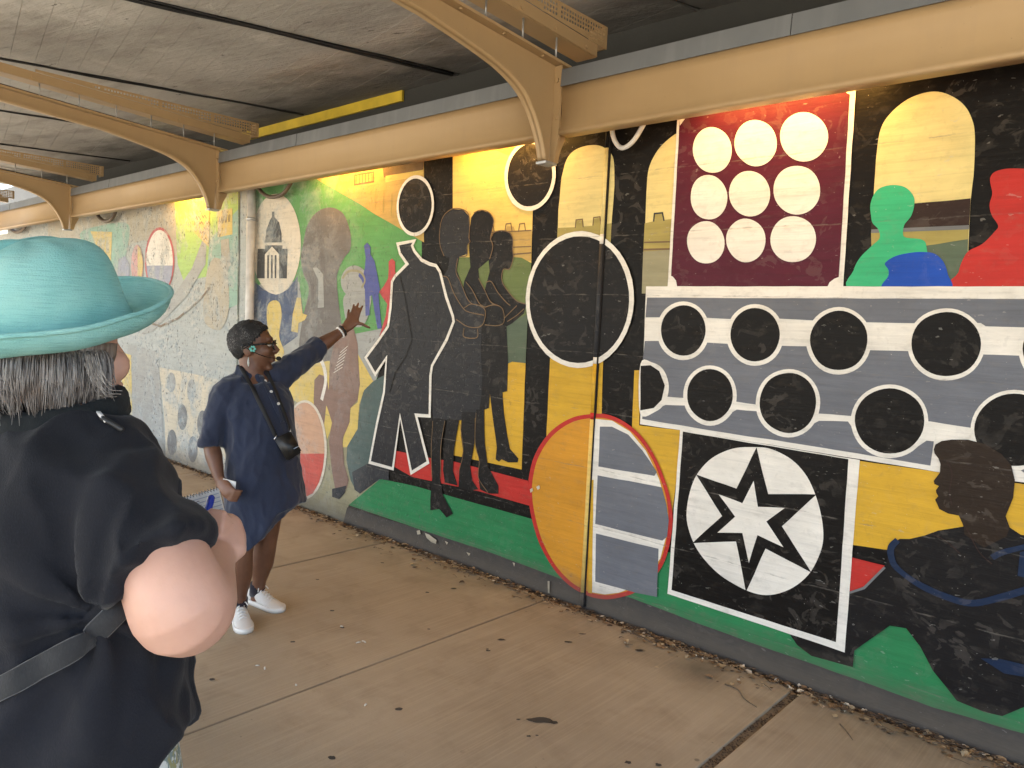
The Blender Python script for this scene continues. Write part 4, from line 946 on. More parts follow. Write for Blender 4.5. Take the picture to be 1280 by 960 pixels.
# dress
wv = (R2*.83+D2*.55); fv = (R2*.55-D2*.83)
bm = bmesh.new(); rings = []
for px_, py_, hw, hd_ in ((312,457,.066,.064),(315,463,.078,.070),(317,470,.108,.080),(318,478,.150,.095),(319,489,.183,.120),(321,505,.190,.148),(324,530,.190,.165),(328,560,.192,.165),(331,600,.200,.172)):
    c_ = G(px_, py_); rg = ring(c_, wv*hw, fv*hd_, 44)
    if py_ < 472: rg = [q-Z3*(.038*max(0, (q-c_).dot(fv)/hd_)**1.5) for q in rg]
    rings.append(rg)
base_c = G(331,600); hemk = ((-.25,686),(-.19,687),(-.07,685),(0,678),(.04,667),(.075,641),(.12,634),(.19,626),(.3,625))
def lerp_tab(tab, x):
    for (x0, y0), (x1, y1) in zip(tab, tab[1:]):
        if x <= x1: return y0+(y1-y0)*max(0, (x-x0)/(x1-x0))
    return tab[-1][1]
for t_ in (.25, .5, .75, 1.0):
    rg = []
    for k, p in enumerate(ring(base_c, wv*(.200+.018*t_), fv*(.172+.022*t_), 44)):
        a_ = (p-base_c).dot(R2); front = (p-base_c).dot(D2) < .03
        y_ = lerp_tab(hemk, a_) if front else lerp_tab(((-.25,684),(-.1,668),(.05,650),(.19,628)), a_)
        dz = (y_-600)/234*t_; ph = 2*math.pi*k/44
        rg.append(p-Z3*dz+(p-base_c).normalized()*.010*t_*math.sin(ph*5+1))
    rings.append(rg)
loft(bm, rings)
bm_tube(bm, [G(300,478,-.04), G(283,492,-.09), G(271,522,-.12), G(264,557,-.142)], [.062,.073,.068,.057], 20, caps=True)
bm_tube(bm, [G(263.8,551,-.139), G(263.2,559,-.143)], [.063,.062], 20)     # rolled cuff
bm_tube(bm, [G(335,478,.05), G(350,470,.09), G(374,452,.18), G(399,433,.28)], [.070,.080,.068,.056], 20)
bm_tube(bm, [G(391,439,.25), G(400.5,432,.285)], [.064,.062], 20)
me = remesh(bm, .0075, 5, .5)
wrinkle(me, .010, 7, (1, 1, .45), 3.3); wrinkle(me, .005, 16, (1, 1, .6), 9.1)
bvG = bvh_world(me)
dress = part(guide, 'dress', me, M_navy)
# collar band, placket and buttons
M_btn = plain('white_button', (.75,.73,.70), .35); M_blk = plain('black_strap', (.012,.012,.013), .6); M_chrome = plain('chrome', (.6,.6,.62), .2, 1)
bm, _, _ = ribbon(bvG, [(326,470),(334,486),(342,502),(349,518),(353,528)], .028, .003, .002); part(guide, 'placket', bm, M_navy, dress)
for x_, y_ in ((331,477),(338.5,490.5),(347,505)):
    p, n = hit(bvG, x_, y_, .006); bm = bmesh.new(); bm_tube(bm, [p, p+n*.004], [.0085, .0075], 12); part(guide, 'button', bm, M_btn, dress)
col_pts = [GH+gu*(-.150)+f_ for f_ in [fv*.06+wv*.0, fv*.03+wv*.06, fv*-.03+wv*.07, fv*-.07+wv*.0, fv*-.03-wv*.07, fv*.03-wv*.06]]
# strap and pouch
bm, P1, _ = ribbon(bvG, [(301,459),(308,472),(318,490),(328,511),(337,530),(344,545)], .022, .006, .002); 
pouch = empty('phone_pouch', inv(Empty0, P1[-1]) if False else G(359,557,-.22), 'black phone pouch on a shoulder strap against the navy dress', 'bag')
part(pouch, 'strap', bm, M_blk)
bm, P2, _ = ribbon(bvG, [(333,463),(338,475),(345,492),(352,510),(358,526),(361,536)], .020, .006, .002); part(pouch, 'strap', bm, M_blk)
pcn = [hit(bvG, x_, y_, .0)[0] for x_, y_ in ((350,556),(362,552),(358,562))]; pz = min((q-CAM).dot(_f) for q in pcn if q is not None)-.024-DG
q00, q10, q11, q01 = G(343,549,pz), G(363,539,pz+.03), G(377.5,565,pz+.03), G(359.5,577,pz)
nv = (q10-q00).cross(q01-q00).normalized(); nv = nv if nv.dot(_f) > 0 else -nv
bm = bmesh.new(); fr_ = [q00, q10, q11, q01]
v0 = [bm.verts.new(q-nv*.018) for q in fr_]; v1 = [bm.verts.new(q+nv*.018) for q in fr_]
bm.faces.new(v0); bm.faces.new(v1[::-1])
for k in range(4): bm.faces.new((v0[k], v1[k], v1[(k+1)%4], v0[(k+1)%4]))
bmesh.ops.recalc_face_normals(bm, faces=bm.faces[:]); bmesh.ops.bevel(bm, geom=bm.edges[:], offset=.008, segments=3, affect='EDGES')
for f_ in bm.faces: f_.smooth = True
pb = part(pouch, 'case', bm, plain('black_leather', (.010,.010,.010), .38, bump=.3, bscale=250))
bm = bmesh.new(); cq = q00.lerp(q11, .72)-nv*.0195; e1 = (q10-q00).normalized(); e2 = (q01-q00).normalized()
for k in range(4): bm_box(bm, tuple(Vector((0,0,0))), tuple(Vector((.004,.0006,.005)))) if False else None
for k in range(5):
    a_ = cq+e1*(.006*k-.004); bm.faces.new([bm.verts.new(a_+e1*i+e2*j) for i, j in ((0,0),(.0035,0),(.0035,.004),(0,.004))])
part(pouch, 'maker_mark', bm, M_zinc, pb)
for x_, y_, tp in ((345,545,q00),(361,536,q10)):
    p = hit(bvG, x_, y_, .008)[0]; bm = bmesh.new(); bm_tube(bm, [p, p.lerp(tp,.5)-_f*.004, tp], .0045, 8, round_caps=True); part(pouch, 'clip', bm, M_chrome)
# glasses, headset, earring
M_frame = plain('black_acetate', (.008,.008,.008), .25); lX = gu.cross(gf).normalized(); side = -1 if (-lX).dot(CAM-GH) > 0 else 1
gl = empty('glasses', GX(.1,0,.01), 'black framed glasses on the face of the person in navy', 'glasses'); S = 1.13
for q in (-1, 1):
    rim = [GX(.102-.006*abs(math.cos(a_)), .034*q+.028*math.cos(a_), .006+.021*math.sin(a_)) for a_ in [2*math.pi*k/20 for k in range(21)]]
    part(gl, 'rim', tube(rim, .0030, 8), M_frame)
    part(gl, 'temple', tube([GX(.094,.064*q,.012), GX(.05,.084*q,.010), GX(-.005,.088*q,.004), GX(-.03,.084*q,-.012)], .0045, 8), M_frame)
    t_ = None
    if 'lens_g' not in _cache:
        t_ = NT('clear_lens'); t_.set(color=(.8,.85,.9), rough=.05, alpha=.10); _cache['lens_g'] = t_.m
    part(gl, 'lens', new_mesh(rim[:-1], [tuple(range(20))]), _cache['lens_g'])
part(gl, 'bridge', tube([GX(.103,-.010,.010), GX(.108,0,.013), GX(.103,.010,.010)], .003, 6), M_frame)
for q in (-1, 1):
    bm = bmesh.new(); bm_ell(bm, GX(.079,.033*q,.006), (gf*.012, lX*.014, gu*.009), 12, 8); ey = part(guide, 'eye', bm, plain('eye_white', (.6,.56,.52), .2))
    bm = bmesh.new(); bm_ell(bm, GX(.0895,.033*q,.006), (gf*.003, lX*.006, gu*.006), 10, 6); part(guide, 'iris', bm, plain('eye_dark', (.01,.007,.005), .15), ey)
hs = empty('headset', GX(-.012,.09*side,-.01), 'thin headset microphone along the cheek of the person in navy', 'headset')
part(hs, 'boom', tube(spline([GX(-.015,.094*side,-.010), GX(.02,.086*side,-.030), GX(.07,.062*side,-.050), GX(.115,.030*side,-.058)], 5), .0022, 6), M_frame)
bm = bmesh.new(); bm_ell(bm, GX(.120,.026*side,-.058), (gf*.014, lX*.012, gu*.012), 12, 8); part(hs, 'foam_tip', bm, plain('mic_foam', (.01,.01,.01), .95))
part(hs, 'ear_hook', tube(spline([GX(-.03,.092*side,-.035), GX(-.035,.094*side,.0), GX(-.012,.094*side,.012), GX(.006,.094*side,-.006)], 5), .003, 6), M_frame)
bm = bmesh.new()
for k in range(6):
    a_ = k*math.pi/3; c_ = GX(.012+.010*math.cos(a_), .094*side, -.012+.010*math.sin(a_)); bm_ell(bm, c_, (gf*.007, lX*.003, gu*.007), 8, 6)
part(hs, 'ear_clip', bm, plain('turquoise_clip', (.12,.42,.36), .35))
er = empty('earring', GX(-.008,.088*side,-.055), 'pale drop earring of the person in navy', 'earring')
bm = bmesh.new(); bm_tube(bm, [GX(-.008,.086*side,-.050), GX(-.008,.088*side,-.064), GX(-.008,.088*side,-.078), GX(-.008,.088*side,-.094)], [.001,.0035,.006,.002], 8); part(er, 'drop', bm, plain('pearl', (.45,.5,.48), .25))
# bracelets, ring, paper
fa = (lw-le).normalized()
for off, mt, nm, r_ in ((-.008, M_frame, 'black beaded bracelet on the raised wrist', .030), (-.026, M_btn, 'white beaded bracelet on the raised wrist', .031)):
    c_ = lw+fa*off; N = fa.cross(Z3).normalized(); B = fa.cross(N); br = empty('bracelet', c_, nm, 'bracelet'); bm = bmesh.new()
    for k in range(18):
        a_ = 2*math.pi*k/18; bm_ell(bm, c_+N*math.cos(a_)*r_+B*math.sin(a_)*r_, (N*.0062, B*.0062, fa*.0062), 8, 6)
    part(br, 'beads', bm, mt)
b0 = hc+hd*.012+(R2*.4+Z3*.9)*(.028-.019*2); bm = bmesh.new(); bm_tube(bm, [b0+hd*.012, b0+hd*.017], .0108, 10); part(empty('finger_ring', b0, 'silver ring on the lowered hand', 'ring'), 'band', bm, M_chrome)
pa, pb_, pc_, pd_ = G(279,598,-.225), G(295,602,-.225), G(294,614,-.23), G(280,612,-.23)
bm = bmesh.new(); nn_ = _f*.0025; A_ = [bm.verts.new(q-nn_) for q in (pa,pb_,pc_,pd_)]; B_ = [bm.verts.new(q+nn_) for q in (pa,pb_,pc_,pd_)]
bm.faces.new(A_); bm.faces.new(B_[::-1]); [bm.faces.new((A_[k], B_[k], B_[(k+1)%4], A_[(k+1)%4])) for k in range(4)]
part(empty('folded_paper', hc, 'small folded white paper in the lowered hand', 'paper'), 'sheet', bm, plain('paper_white', (.74,.74,.72), .7))
# socks and sneakers
M_sock = cloth_mat('black_sock', (.015,.012,.02)); M_canvas = cloth_mat('white_canvas', (.70,.665,.61), .8, 500, .06); M_sole = plain('rubber_sole', (.74,.71,.66), .5, var=.06); M_lace = plain('lace_white', (.76,.74,.70), .8, var=.05)
def shoe(heel, d, ank, label, pm):
    s_ = Vector((d.y, -d.x, 0)); root = empty('sneaker', heel+d*.11, label, 'shoe', 'white canvas sneakers'); H = heel-d*.012
    prof = ((.0,.026,.040,.075),(.02,.032,.046,.092),(.05,.034,.048,.098),(.085,.036,.048,.092),(.12,.039,.044,.078),(.16,.043,.036,.060),(.20,.045,.030,.047),(.235,.041,.024,.037),(.258,.028,.018,.030),(.268,.012,.012,.024))
    bm = bmesh.new(); rings_ = []
    for t_, w_, h_, top in prof:
        c_ = H+d*t_; rg = []
        for k in range(18):
            a_ = 2*math.pi*k/18; x_ = math.cos(a_); z_ = math.sin(a_); zz_ = .014+(top-.014)*(z_*.5+.5); ww = w_*(abs(x_)**.8)*math.copysign(1, x_)*(1-.25*max(0, z_))
            rg.append(c_+s_*ww+Z3*zz_)
        rings_.append(rg)
    loft(bm, rings_); up = part(root, 'upper', remesh(bm, .0042, 3), M_canvas)
    bm = bmesh.new(); o_ = []
    for t_, w_, h_, top in prof: o_.append(H+d*t_+s_*(w_+.005))
    o2 = [H+d*t_-s_*(w_+.005) for t_, w_, h_, top in prof[::-1]]; loopv = [H-d*.006]+o_+[H+d*.274]+o2
    lo_ = [bm.verts.new(p+Z3*.001) for p in loopv]; hi_ = [bm.verts.new(p+Z3*.027) for p in loopv]; n = len(loopv)
    bm.faces.new(lo_[::-1]); bm.faces.new(hi_)
    for k in range(n): bm.faces.new((lo_[k], lo_[(k+1)%n], hi_[(k+1)%n], hi_[k])).smooth = True
    part(root, 'sole', bm, M_sole)
    for k in range(5):
        t_ = .10+.020*k; top = .088-.008*k; c_ = H+d*t_+Z3*(top+.002); part(root, 'lace', tube([c_-s_*.020-Z3*.006, c_+Z3*.002, c_+s_*.020-Z3*.006+d*.008], .0032, 6), M_lace)
    c_ = H+d*.10+Z3*.094
    for q in (-1, 1): part(root, 'lace', tube(spline([c_, c_+s_*.022*q+Z3*.012, c_+s_*.036*q-Z3*.006+d*.01], 5), .003, 6), M_lace)
    return root
shoe(nf_h, nd, nA, 'white canvas sneaker with its toe turned to the camera side, on the path', 0)
shoe(ff_h, fd, fA, 'white canvas sneaker pointing at the mural wall, beside its pair', 0)
for an, hl, d in ((nA, nf_h, nd), (fA, ff_h, fd)):
    bm = bmesh.new(); bm_tube(bm, [hl+d*.045+Z3*.05, hl+d*.05+Z3*.085, an+Z3*.035], [.041,.043,.0425], 16); sk = part(guide, 'sock', bm, M_sock)

# ------------------------------------------------------------------ the note-taker in black
DA = 1.08
def A(px, py, b_=0): return at(px, py, DA+b_)
AB = A(62, 700, 0).copy(); AB.z = 0
taker = empty('person', AB, 'person seen from behind in black t-shirt and teal hat, writing in a notebook', 'person')
M_skinA = skin_mat('fair_skin', (.56,.31,.225), (.66,.395,.30), .5)
M_tee = cloth_mat('black_jersey', (.0075,.0085,.013), .85, 520, .25, .08)
aw = (R2*.89-D2*.45); af = (R2*.45+D2*.89)
hf = (R2*.36+D2*.933); hu = (Z3-hf*.0).normalized()
bm = bmesh.new()
AH = A(70, 438, .005); AX = head_into(bm, AH, hf, hu, 1.0)
bm_tube(bm, [A(72,455,-.0), A(70,490,.0), A(68,525,0)], [(.058,.056),(.056,.054),(.060,.056)], 18, up=hf, round_caps=True)
bm_tube(bm, [A(66,575), A(64,600), A(62,680), A(60,800), A(60,960), A(60,1020)], [(.12,.06),(.155,.085),(.165,.105),(.165,.11),(.175,.12),(.17,.12)], 22, up=aw, round_caps=True)
wR = A(272,694,.085)
bm_tube(bm, spline([A(172,640,-.05), A(198,690,-.08), A(217,735,-.10), A(228,759,-.10), A(238,752,-.07), A(247,738,-.03), A(258,715,.03), wR], 4),
        [v.x for v in spline([Vector((r_, 0, 0)) for r_ in (.050,.057,.061,.063,.060,.052,.041,.028)], 4)], 26, round_caps=True)
# writing hand
hcA = A(281,672,.105); gr = A(262,646,.13)
bm_tube(bm, [wR, A(284,684,.095), hcA, A(280,658,.115)], [(.020,.027),(.021,.031),(.021,.033),(.018,.029)], 16, up=_f, round_caps=True)
finger(bm, [A(287,655,.115), A(277,642.5,.094), A(265,641,.096), A(257.5,649,.118)], .0090, .0075)
finger(bm, [A(289,664,.118), A(276,652,.082), A(264,652,.086), A(257,660,.112)], .0090, .0075)
finger(bm, [A(289,674,.118), A(274,663,.078), A(263,665,.084), A(258,672,.112)], .0086, .0072)
finger(bm, [A(287,683,.115), A(273,675,.078), A(263,677,.086), A(259,683,.112)], .0080, .0068)
finger(bm, [A(276,690,.10), A(262,670,.125), A(256.5,654,.135)], .0118, .009)
# other arm, holding the pad from below
sL, eL, wL = A(-40,655,.10), A(-60,770,.22), A(150,745,.32)
bm_tube(bm, [sL, sL.lerp(eL,.5), eL, eL.lerp(wL,.4), wL], [.058,.056,.050,.042,.028], 18, round_caps=True)
hL = A(182,730,.27); bm_tube(bm, [wL, wL.lerp(hL,.6), hL], [.026,.030,.026], 14, round_caps=True)
for k in range(4):
    b0 = hL+Z3*(.02-.014*k); finger(bm, [b0, b0+R2*.03-D2*.01, b0+R2*.05-D2*.035], .0095, .0075)
finger(bm, [hL+Z3*.02-D2*.02, hL+Z3*.03-D2*.06, hL+R2*.02+Z3*.03-D2*.085], .011, .008)
# legs to the ground
for q in (-1, 1):
    hp = A(60,1000)+aw*.095*q; kn = Vector((hp.x, hp.y, .48))+af*.02; an = Vector((hp.x, hp.y, .09)); bm_tube(bm, [hp, hp.lerp(kn,.5), kn, kn.lerp(an,.35), an], [.105,.09,.06,.058,.04], 16, round_caps=True)
    bm_ell(bm, an+af*.06-Z3*.045, (af*.125, aw*.045, Z3*.038), 16, 10)
me = remesh(bm, .0040, 3, .45)
part(taker, 'body', me, M_skinA)
# t-shirt
bm = bmesh.new(); rings = []
for px_, py_, hw, hd_ in ((70,502,.076,.072),(69,517,.094,.080),(68,534,.125,.090),(66,556,.160,.105),(65,590,.182,.122),(63,640,.190,.135),(62,700,.196,.142),(62,780,.206,.148),(62,850,.219,.155)):
    rings.append(ring(A(px_, py_), aw*hw, af*hd_, 56))
bc = A(62,850)
for t_ in (.3, .6, .85, 1.0):
    rg = []
    for k, p in enumerate(ring(bc, aw*(.219+.010*t_), af*(.155+.008*t_), 56)):
        ph = 360*k/56   # 0 = right side, 90 = front, 270 = back
        y_ = lerp_tab(((0,905),(18,880),(35,884),(60,930),(180,960),(300,1005),(322,968),(332,940),(336,925),(341,972),(350,930),(360,905)), ph)
        rg.append(p-Z3*((y_-850)/875*t_)+(p-bc).normalized()*.006*t_*math.sin(ph*math.pi/180*7))
    rings.append(rg)
loft(bm, rings)
bm_tube(bm, [A(105,606,-.02), A(146,634,-.05), A(174,672,-.085), A(198,708,-.105)], [.075,.080,.077,.073], 26)
bm_tube(bm, [A(-10,565,.04), A(-50,600,.09), A(-62,660,.12), A(-66,700,.14)], [.075,.080,.080,.080], 22)
me = remesh(bm, .0072, 5, .5)
def tee_k(p): return .6
wrinkle(me, .014, 6, (1, 1, .45), 12.1); wrinkle(me, .009, 12, (1, 1, .7), 4.4)
# deep drape folds running from the armpit
c0 = A(140,760,-.1)
for v in me.vertices:
    d_ = v.co-c0; a_ = d_.dot(R2); z_ = d_.z; r_ = math.hypot(a_, z_)
    if r_ < .26 and (v.co-AB).dot(D2) < .02:
        th = math.atan2(z_, a_); v.co += v.normal*.012*math.sin(th*8+r_*9)*max(0, 1-r_/.26)*min(1, r_/.04)
me.update()
bvA = bvh_world(me)
tee = part(taker, 'tshirt', me, M_tee)
# trousers with a pale print
def print_mat():
    t = NT('printed_trousers'); p = t.objc(); v = t.vor(t.scale(p, (1,1,.8)), 42, 'F1'); n = t.noise(p, 55, 4, .6, 1.2); n2 = t.noise(p, 24, 4, .6, 1.5)
    c = t.mix(t.ramp(n, .47, .52), (.70,.72,.68), (.24,.30,.27)); c = t.mix(t.ramp(n2, .56, .60), c, (.36,.34,.16)); c = t.mix(t.ramp(v, .10, .06), c, (.08,.09,.09))
    t.set(color=c, rough=.85); return t.m
bm = bmesh.new()
bm_tube(bm, [A(63,880), A(63,990), A(62,1040)], [(.205,.125),(.226,.140),(.222,.138)], 30, up=aw)
for q in (-1, 1):
    hp = A(60,1010)+aw*.098*q; an = Vector((hp.x, hp.y, .10)); bm_tube(bm, [hp, hp.lerp(an,.5), an], [.118,.108,.10], 24)
part(taker, 'trousers', remesh(bm, .008, 4), print_mat())
for q in (-1, 1):
    hp = A(60,1010)+aw*.098*q; c_ = Vector((hp.x, hp.y, 0))+af*.05; root = empty('shoe', c_, 'dark flat shoe under the printed trousers, on the '+('mural' if q > 0 else 'road')+' side', 'shoe', 'dark shoes'); bm = bmesh.new()
    bm_ell(bm, c_+Z3*.045, (af*.138, aw*.053, Z3*.044), 18, 12); part(root, 'upper', remesh(bm, .006, 2), M_blk)
    bm = bmesh.new(); bm.faces.new([bm.verts.new(p) for p in ring(c_+Z3*.014, af*.142, aw*.056, 24)]); bmesh.ops.solidify(bm, geom=bm.faces[:], thickness=.013); part(root, 'sole', bm, M_dark)
# neck band of the dark scarf, bag strap, lanyard
bm = bmesh.new(); path = [A(69,507)+aw*math.cos(a_)*.088+af*math.sin(a_)*.082+Z3*(-.008+.014*math.sin(a_)) for a_ in [2*math.pi*k/36 for k in range(37)]]
bm_tube(bm, path, [(.024,.012)]*37, 12, up=Z3); me = remesh(bm, .005, 3); wrinkle(me, .003, 22, (1,1,3), 2.2)
part(taker, 'neckband', me, cloth_mat('dark_collar', (.009,.012,.014), .9, 420, .18, .05))
bg_ = empty('sling_bag', A(-150,950,-.0), 'dark sling bag whose strap crosses the black t-shirt', 'bag')
bm, Ps, _ = ribbon(bvA, [(158,752),(120,790),(80,818),(40,840),(4,860),(-40,880)], .030, .004, .003, 8); part(bg_, 'strap', bm, cloth_mat('strap_webbing', (.022,.023,.025), .8))
bm = box((-.10,-.05,-.12),(.10,.05,.10),.03)
for v in bm.verts: v.co += A(-190,960,.0)
part(bg_, 'pouch', bm, M_blk)
bm, _, _ = ribbon(bvA, [(112,506),(122,518),(133,530)], .006, .005, .002, 6); ly = empty('lanyard', A(125,520,-.06), 'pale lanyard end at the shoulder of the black t-shirt', 'lanyard'); part(ly, 'cord', bm, M_btn)
p, n = hit(bvA, 138, 532, .006)
if p is not None:
    bm = bmesh.new(); bm_tube(bm, [p-R2*.012+Z3*.006, p+Z3*.0, p+R2*.014-Z3*.008], .004, 8, round_caps=True); part(ly, 'clip', bm, M_dark)
# notebook and pen
nb = empty('notebook', A(235,650,.19), 'white spiral notebook held open by the note-taker', 'notebook')
c4 = [A(180,640,.245), A(274.5,613,.245), A(294,690,.125), A(196,722,.125)]
nn_ = (c4[1]-c4[0]).cross(c4[3]-c4[0]).normalized(); nn_ = nn_ if nn_.dot(CAM-c4[0]) > 0 else -nn_
def sheetmat():
    t = NT('ruled_paper'); t.set(color=(.76,.77,.78), rough=.7); return t.m
def slab(q4, n0, n1):
    bm = bmesh.new(); a_ = [bm.verts.new(q+nn_*n0) for q in q4]; b_ = [bm.verts.new(q+nn_*n1) for q in q4]; bm.faces.new(a_); bm.faces.new(b_[::-1])
    for k in range(4): bm.faces.new((a_[k], b_[k], b_[(k+1)%4], a_[(k+1)%4]))
    return bm
pg = part(nb, 'pages', slab(c4, 0, .006), sheetmat()); part(nb, 'cover', slab(c4, -.003, -.0005), M_dark)
lnm = plain('ruling_blue', (.35,.42,.55), .8); inkm = plain('pen_ink', (.10,.11,.16), .8)
for k in range(13):
    t_ = .09+.066*k; a_, b_ = c4[0].lerp(c4[3], t_), c4[1].lerp(c4[2], t_); dv = (c4[3]-c4[0]).normalized()*.0009
    part(nb, 'ruled_line', new_mesh([a_+nn_*.0066-dv, b_+nn_*.0066-dv, b_+nn_*.0066+dv, a_+nn_*.0066+dv], [(0,1,2,3)]), lnm, pg)
    if 0 < k < 5:
        pts = [a_.lerp(b_, .30+.6*i/40)+nn_*.0072+(c4[0]-c4[3]).normalized()*(.0035+.0026*noise.noise((i*1.7, k*5.1, 0))) for i in range(int(40*random.uniform(.75, 1)))]
        bm = bmesh.new(); bm_tube(bm, pts, .0006, 4); part(nb, 'handwriting', bm, inkm, pg)
for k in range(26):
    c_ = c4[0].lerp(c4[1], (k+.5)/26); t_ = (c4[1]-c4[0]).normalized(); d_ = (c4[0]-c4[3]).normalized()
    part(nb, 'wire_loop', tube([c_+(d_*math.cos(a_)+nn_*math.sin(a_))*.006+nn_*.002 for a_ in [2*math.pi*i/10 for i in range(11)]], .0009, 5), M_chrome)
pen = empty('pen', gr, 'blue ballpoint pen in the writing hand', 'pen'); p0, p1 = A(253,661,.125), A(264.5,621,.150); pdv = (p1-p0).normalized(); M_pen = plain('blue_plastic', (.015,.04,.34), .25)
part(pen, 'barrel', tube([p0-pdv*.03, p0-pdv*.012, p0, p1-pdv*.008, p1, p1+pdv*.003], [.001,.004,.0058,.0062,.0055,.002], 12), M_pen)
part(pen, 'clip', tube([p1-_f*.008, p1-pdv*.03-_f*.008], .0016, 6), M_pen)
# hair
def grey_hair():
    t = NT('grey_hair'); p = t.objc(); n = t.noise(t.scale(p, (1,1,.05)), 190, 3, .6); n2 = t.noise(p, 12, 3)
    c = t.mix(t.ramp(n, .35, .65), (.075,.065,.060), (.36,.335,.31)); c = t.mix(t.math('MULTIPLY', t.ramp(n2, .5, .65), .5), c, (.22,.15,.105)); t.set(color=c, rough=.5, spec=.4); return t.m
M_ghair = grey_hair(); al = hu.cross(hf).normalized()
hair = part(taker, 'hair', cap(AH, hf, hu, 1.0, (.108,.088,.105), lambda q: q.x < .045 and -.080 < q.z < -.012, .02, 30, .008), M_ghair)
random.seed(77); bm = bmesh.new()
def HP(th_, z_, k_): return AH+(hf*(math.cos(th_)*.106-.014)+al*(math.sin(th_)*.089))*k_+hu*z_
for i in range(3600):
    th = random.uniform(math.radians(58), math.radians(284))    # around the back of the head, 0 = face
    lay_ = random.random(); z0 = random.uniform(-.03, -.006); rr_ = .98+.09*lay_
    ze = -.074+.022*lay_+random.gauss(0, .010)+.008*noise.noise((th*4, 1, 0))
    clump = noise.noise((th*9, lay_*3, 4)); flip = .02+.16*clump+random.gauss(0, .035); tw = .12*noise.noise((th*6, lay_*2, 9))+random.gauss(0, .02)
    if th < 1.35 or th > 4.93: flip += .10; ze += .010
    mid = z0+(ze-z0)*.55
    pts = [HP(th, z0+.012, rr_*.95), HP(th+tw*.2, z0, rr_*1.03), HP(th+tw*.6, mid, rr_*1.04), HP(th+tw, ze+.010, rr_*(.97+flip*.5)), HP(th+tw*1.2, ze, rr_*(.92+flip))]
    bm_tube(bm, spline(pts, 2), [.0007,.0008,.0009,.0009,.0008,.0007,.0006,.0005,.0003], 3, caps=False)
part(taker, 'hair_strands', bm, M_ghair, hair)
# a few flyaway locks beside the cheek
bm = bmesh.new()
for i in range(16):
    x_, y_ = random.uniform(104, 122), random.uniform(436, 456); ex, ey = x_+random.uniform(20, 36), random.uniform(480, 498)
    bm_tube(bm, spline([A(x_, y_, -.075), A(x_+7, y_+(ey-y_)*.55, -.080), A(x_+17, ey-3, -.078), A(ex, ey+random.uniform(-5, 3), -.07)], 4), .0006, 3, caps=False)
part(taker, 'flyaway_hair', bm, M_ghair, hair)
# hat
def hat_mat():
    t = NT('woven_teal_straw'); p = t.objc(); sep = t.n('ShaderNodeSeparateXYZ'); t.l(p, sep.inputs[0])
    rows_ = t.noise(t.scale(p, (30, 30, 620)), 1, 1, .4); knit = t.noise(p, 520, 2, .5); big = t.noise(p, 9, 4)
    c = t.mix(t.ramp(big, .35, .66), (.19,.46,.44), (.30,.58,.54)); c = t.mix(t.math('MULTIPLY', t.ramp(rows_, .5, .7), .3), c, (.12,.30,.30)); c = t.mix(t.math('MULTIPLY', t.ramp(t.noise(p, 5, 3), .54, .68), .45), c, (.36,.52,.44))
    t.set(color=c, rough=.8, normal=t.bump(t.math('ADD', rows_, knit), .55, .0022), spec=.25); return t.m
hat = empty('sun_hat', A(50,398,0), 'teal woven sun hat with a rolled-up brim on the note-taker', 'hat')
ha = (Z3-R2*.07-D2*.27).normalized(); hfx = (hf-ha*hf.dot(ha)).normalized(); hl_ = ha.cross(hfx)
HC = A(55,407,.0)
prof_o = [(.0,.122),(.03,.1215),(.058,.117),(.078,.106),(.089,.088),(.095,.06),(.099,.03),(.103,.006),(.109,-.006),(.119,-.010),(.131,-.007),(.142,.001),(.149,.010),(.153,.020),(.154,.027)]
def hat_surface(off):
    rows_ = []; n = 72
    for i, (r_, h_) in enumerate(prof_o):
        rg = []
        for k in range(n):
            a_ = 2*math.pi*k/n; ca, sa = math.cos(a_), math.sin(a_)
            brim = max(0, (r_-.105)/.05)
            ru = r_*(1+.03*noise.noise((ca*1.4, sa*1.4, h_*12)))*(1.09 if True else 1); hh = h_
            if brim > 0: hh += .004*brim*math.cos(2*a_)+.004*noise.noise((ca*2, sa*2, 5)); ru += .006*brim*ca
            else: hh += .007*noise.noise((ca*1.8+r_*9, sa*1.8, 2))*min(1, r_/.05); ru *= 1+.02*noise.noise((ca*2.2, sa*2.2, h_*25+8))
            if i < 6 and r_ < .09: hh -= .010*max(0, 1-abs(sa)*2.2)*(r_ < .06)     # soft crease
            rg.append(HC+hfx*(ru*1.06*ca)+hl_*(ru*.96*sa)+ha*(hh+off))
        rows_.append(rg)
    return rows_
def hat_part(i0, i1, name, thick):
    bm = bmesh.new(); rs_ = hat_surface(0)[i0:i1]; loft(bm, rs_, False)
    if i0 == 0: bmesh.ops.remove_doubles(bm, verts=bm.verts[:], dist=.0008)
    bmesh.ops.recalc_face_normals(bm, faces=bm.faces[:]); bmesh.ops.solidify(bm, geom=bm.faces[:], thickness=thick)
    for f_ in bm.faces: f_.smooth = True
    me = sub_mesh(bm, 1); return part(hat, name, me, M_hat)
M_hat = hat_mat()
hat_part(0, 9, 'crown', .0025); br_ = hat_part(8, 15, 'brim', .003)
rim = hat_surface(0)[-1]; part(hat, 'brim_edge', tube(rim+[rim[0]], .0036, 8, caps=False), M_hat, br_)

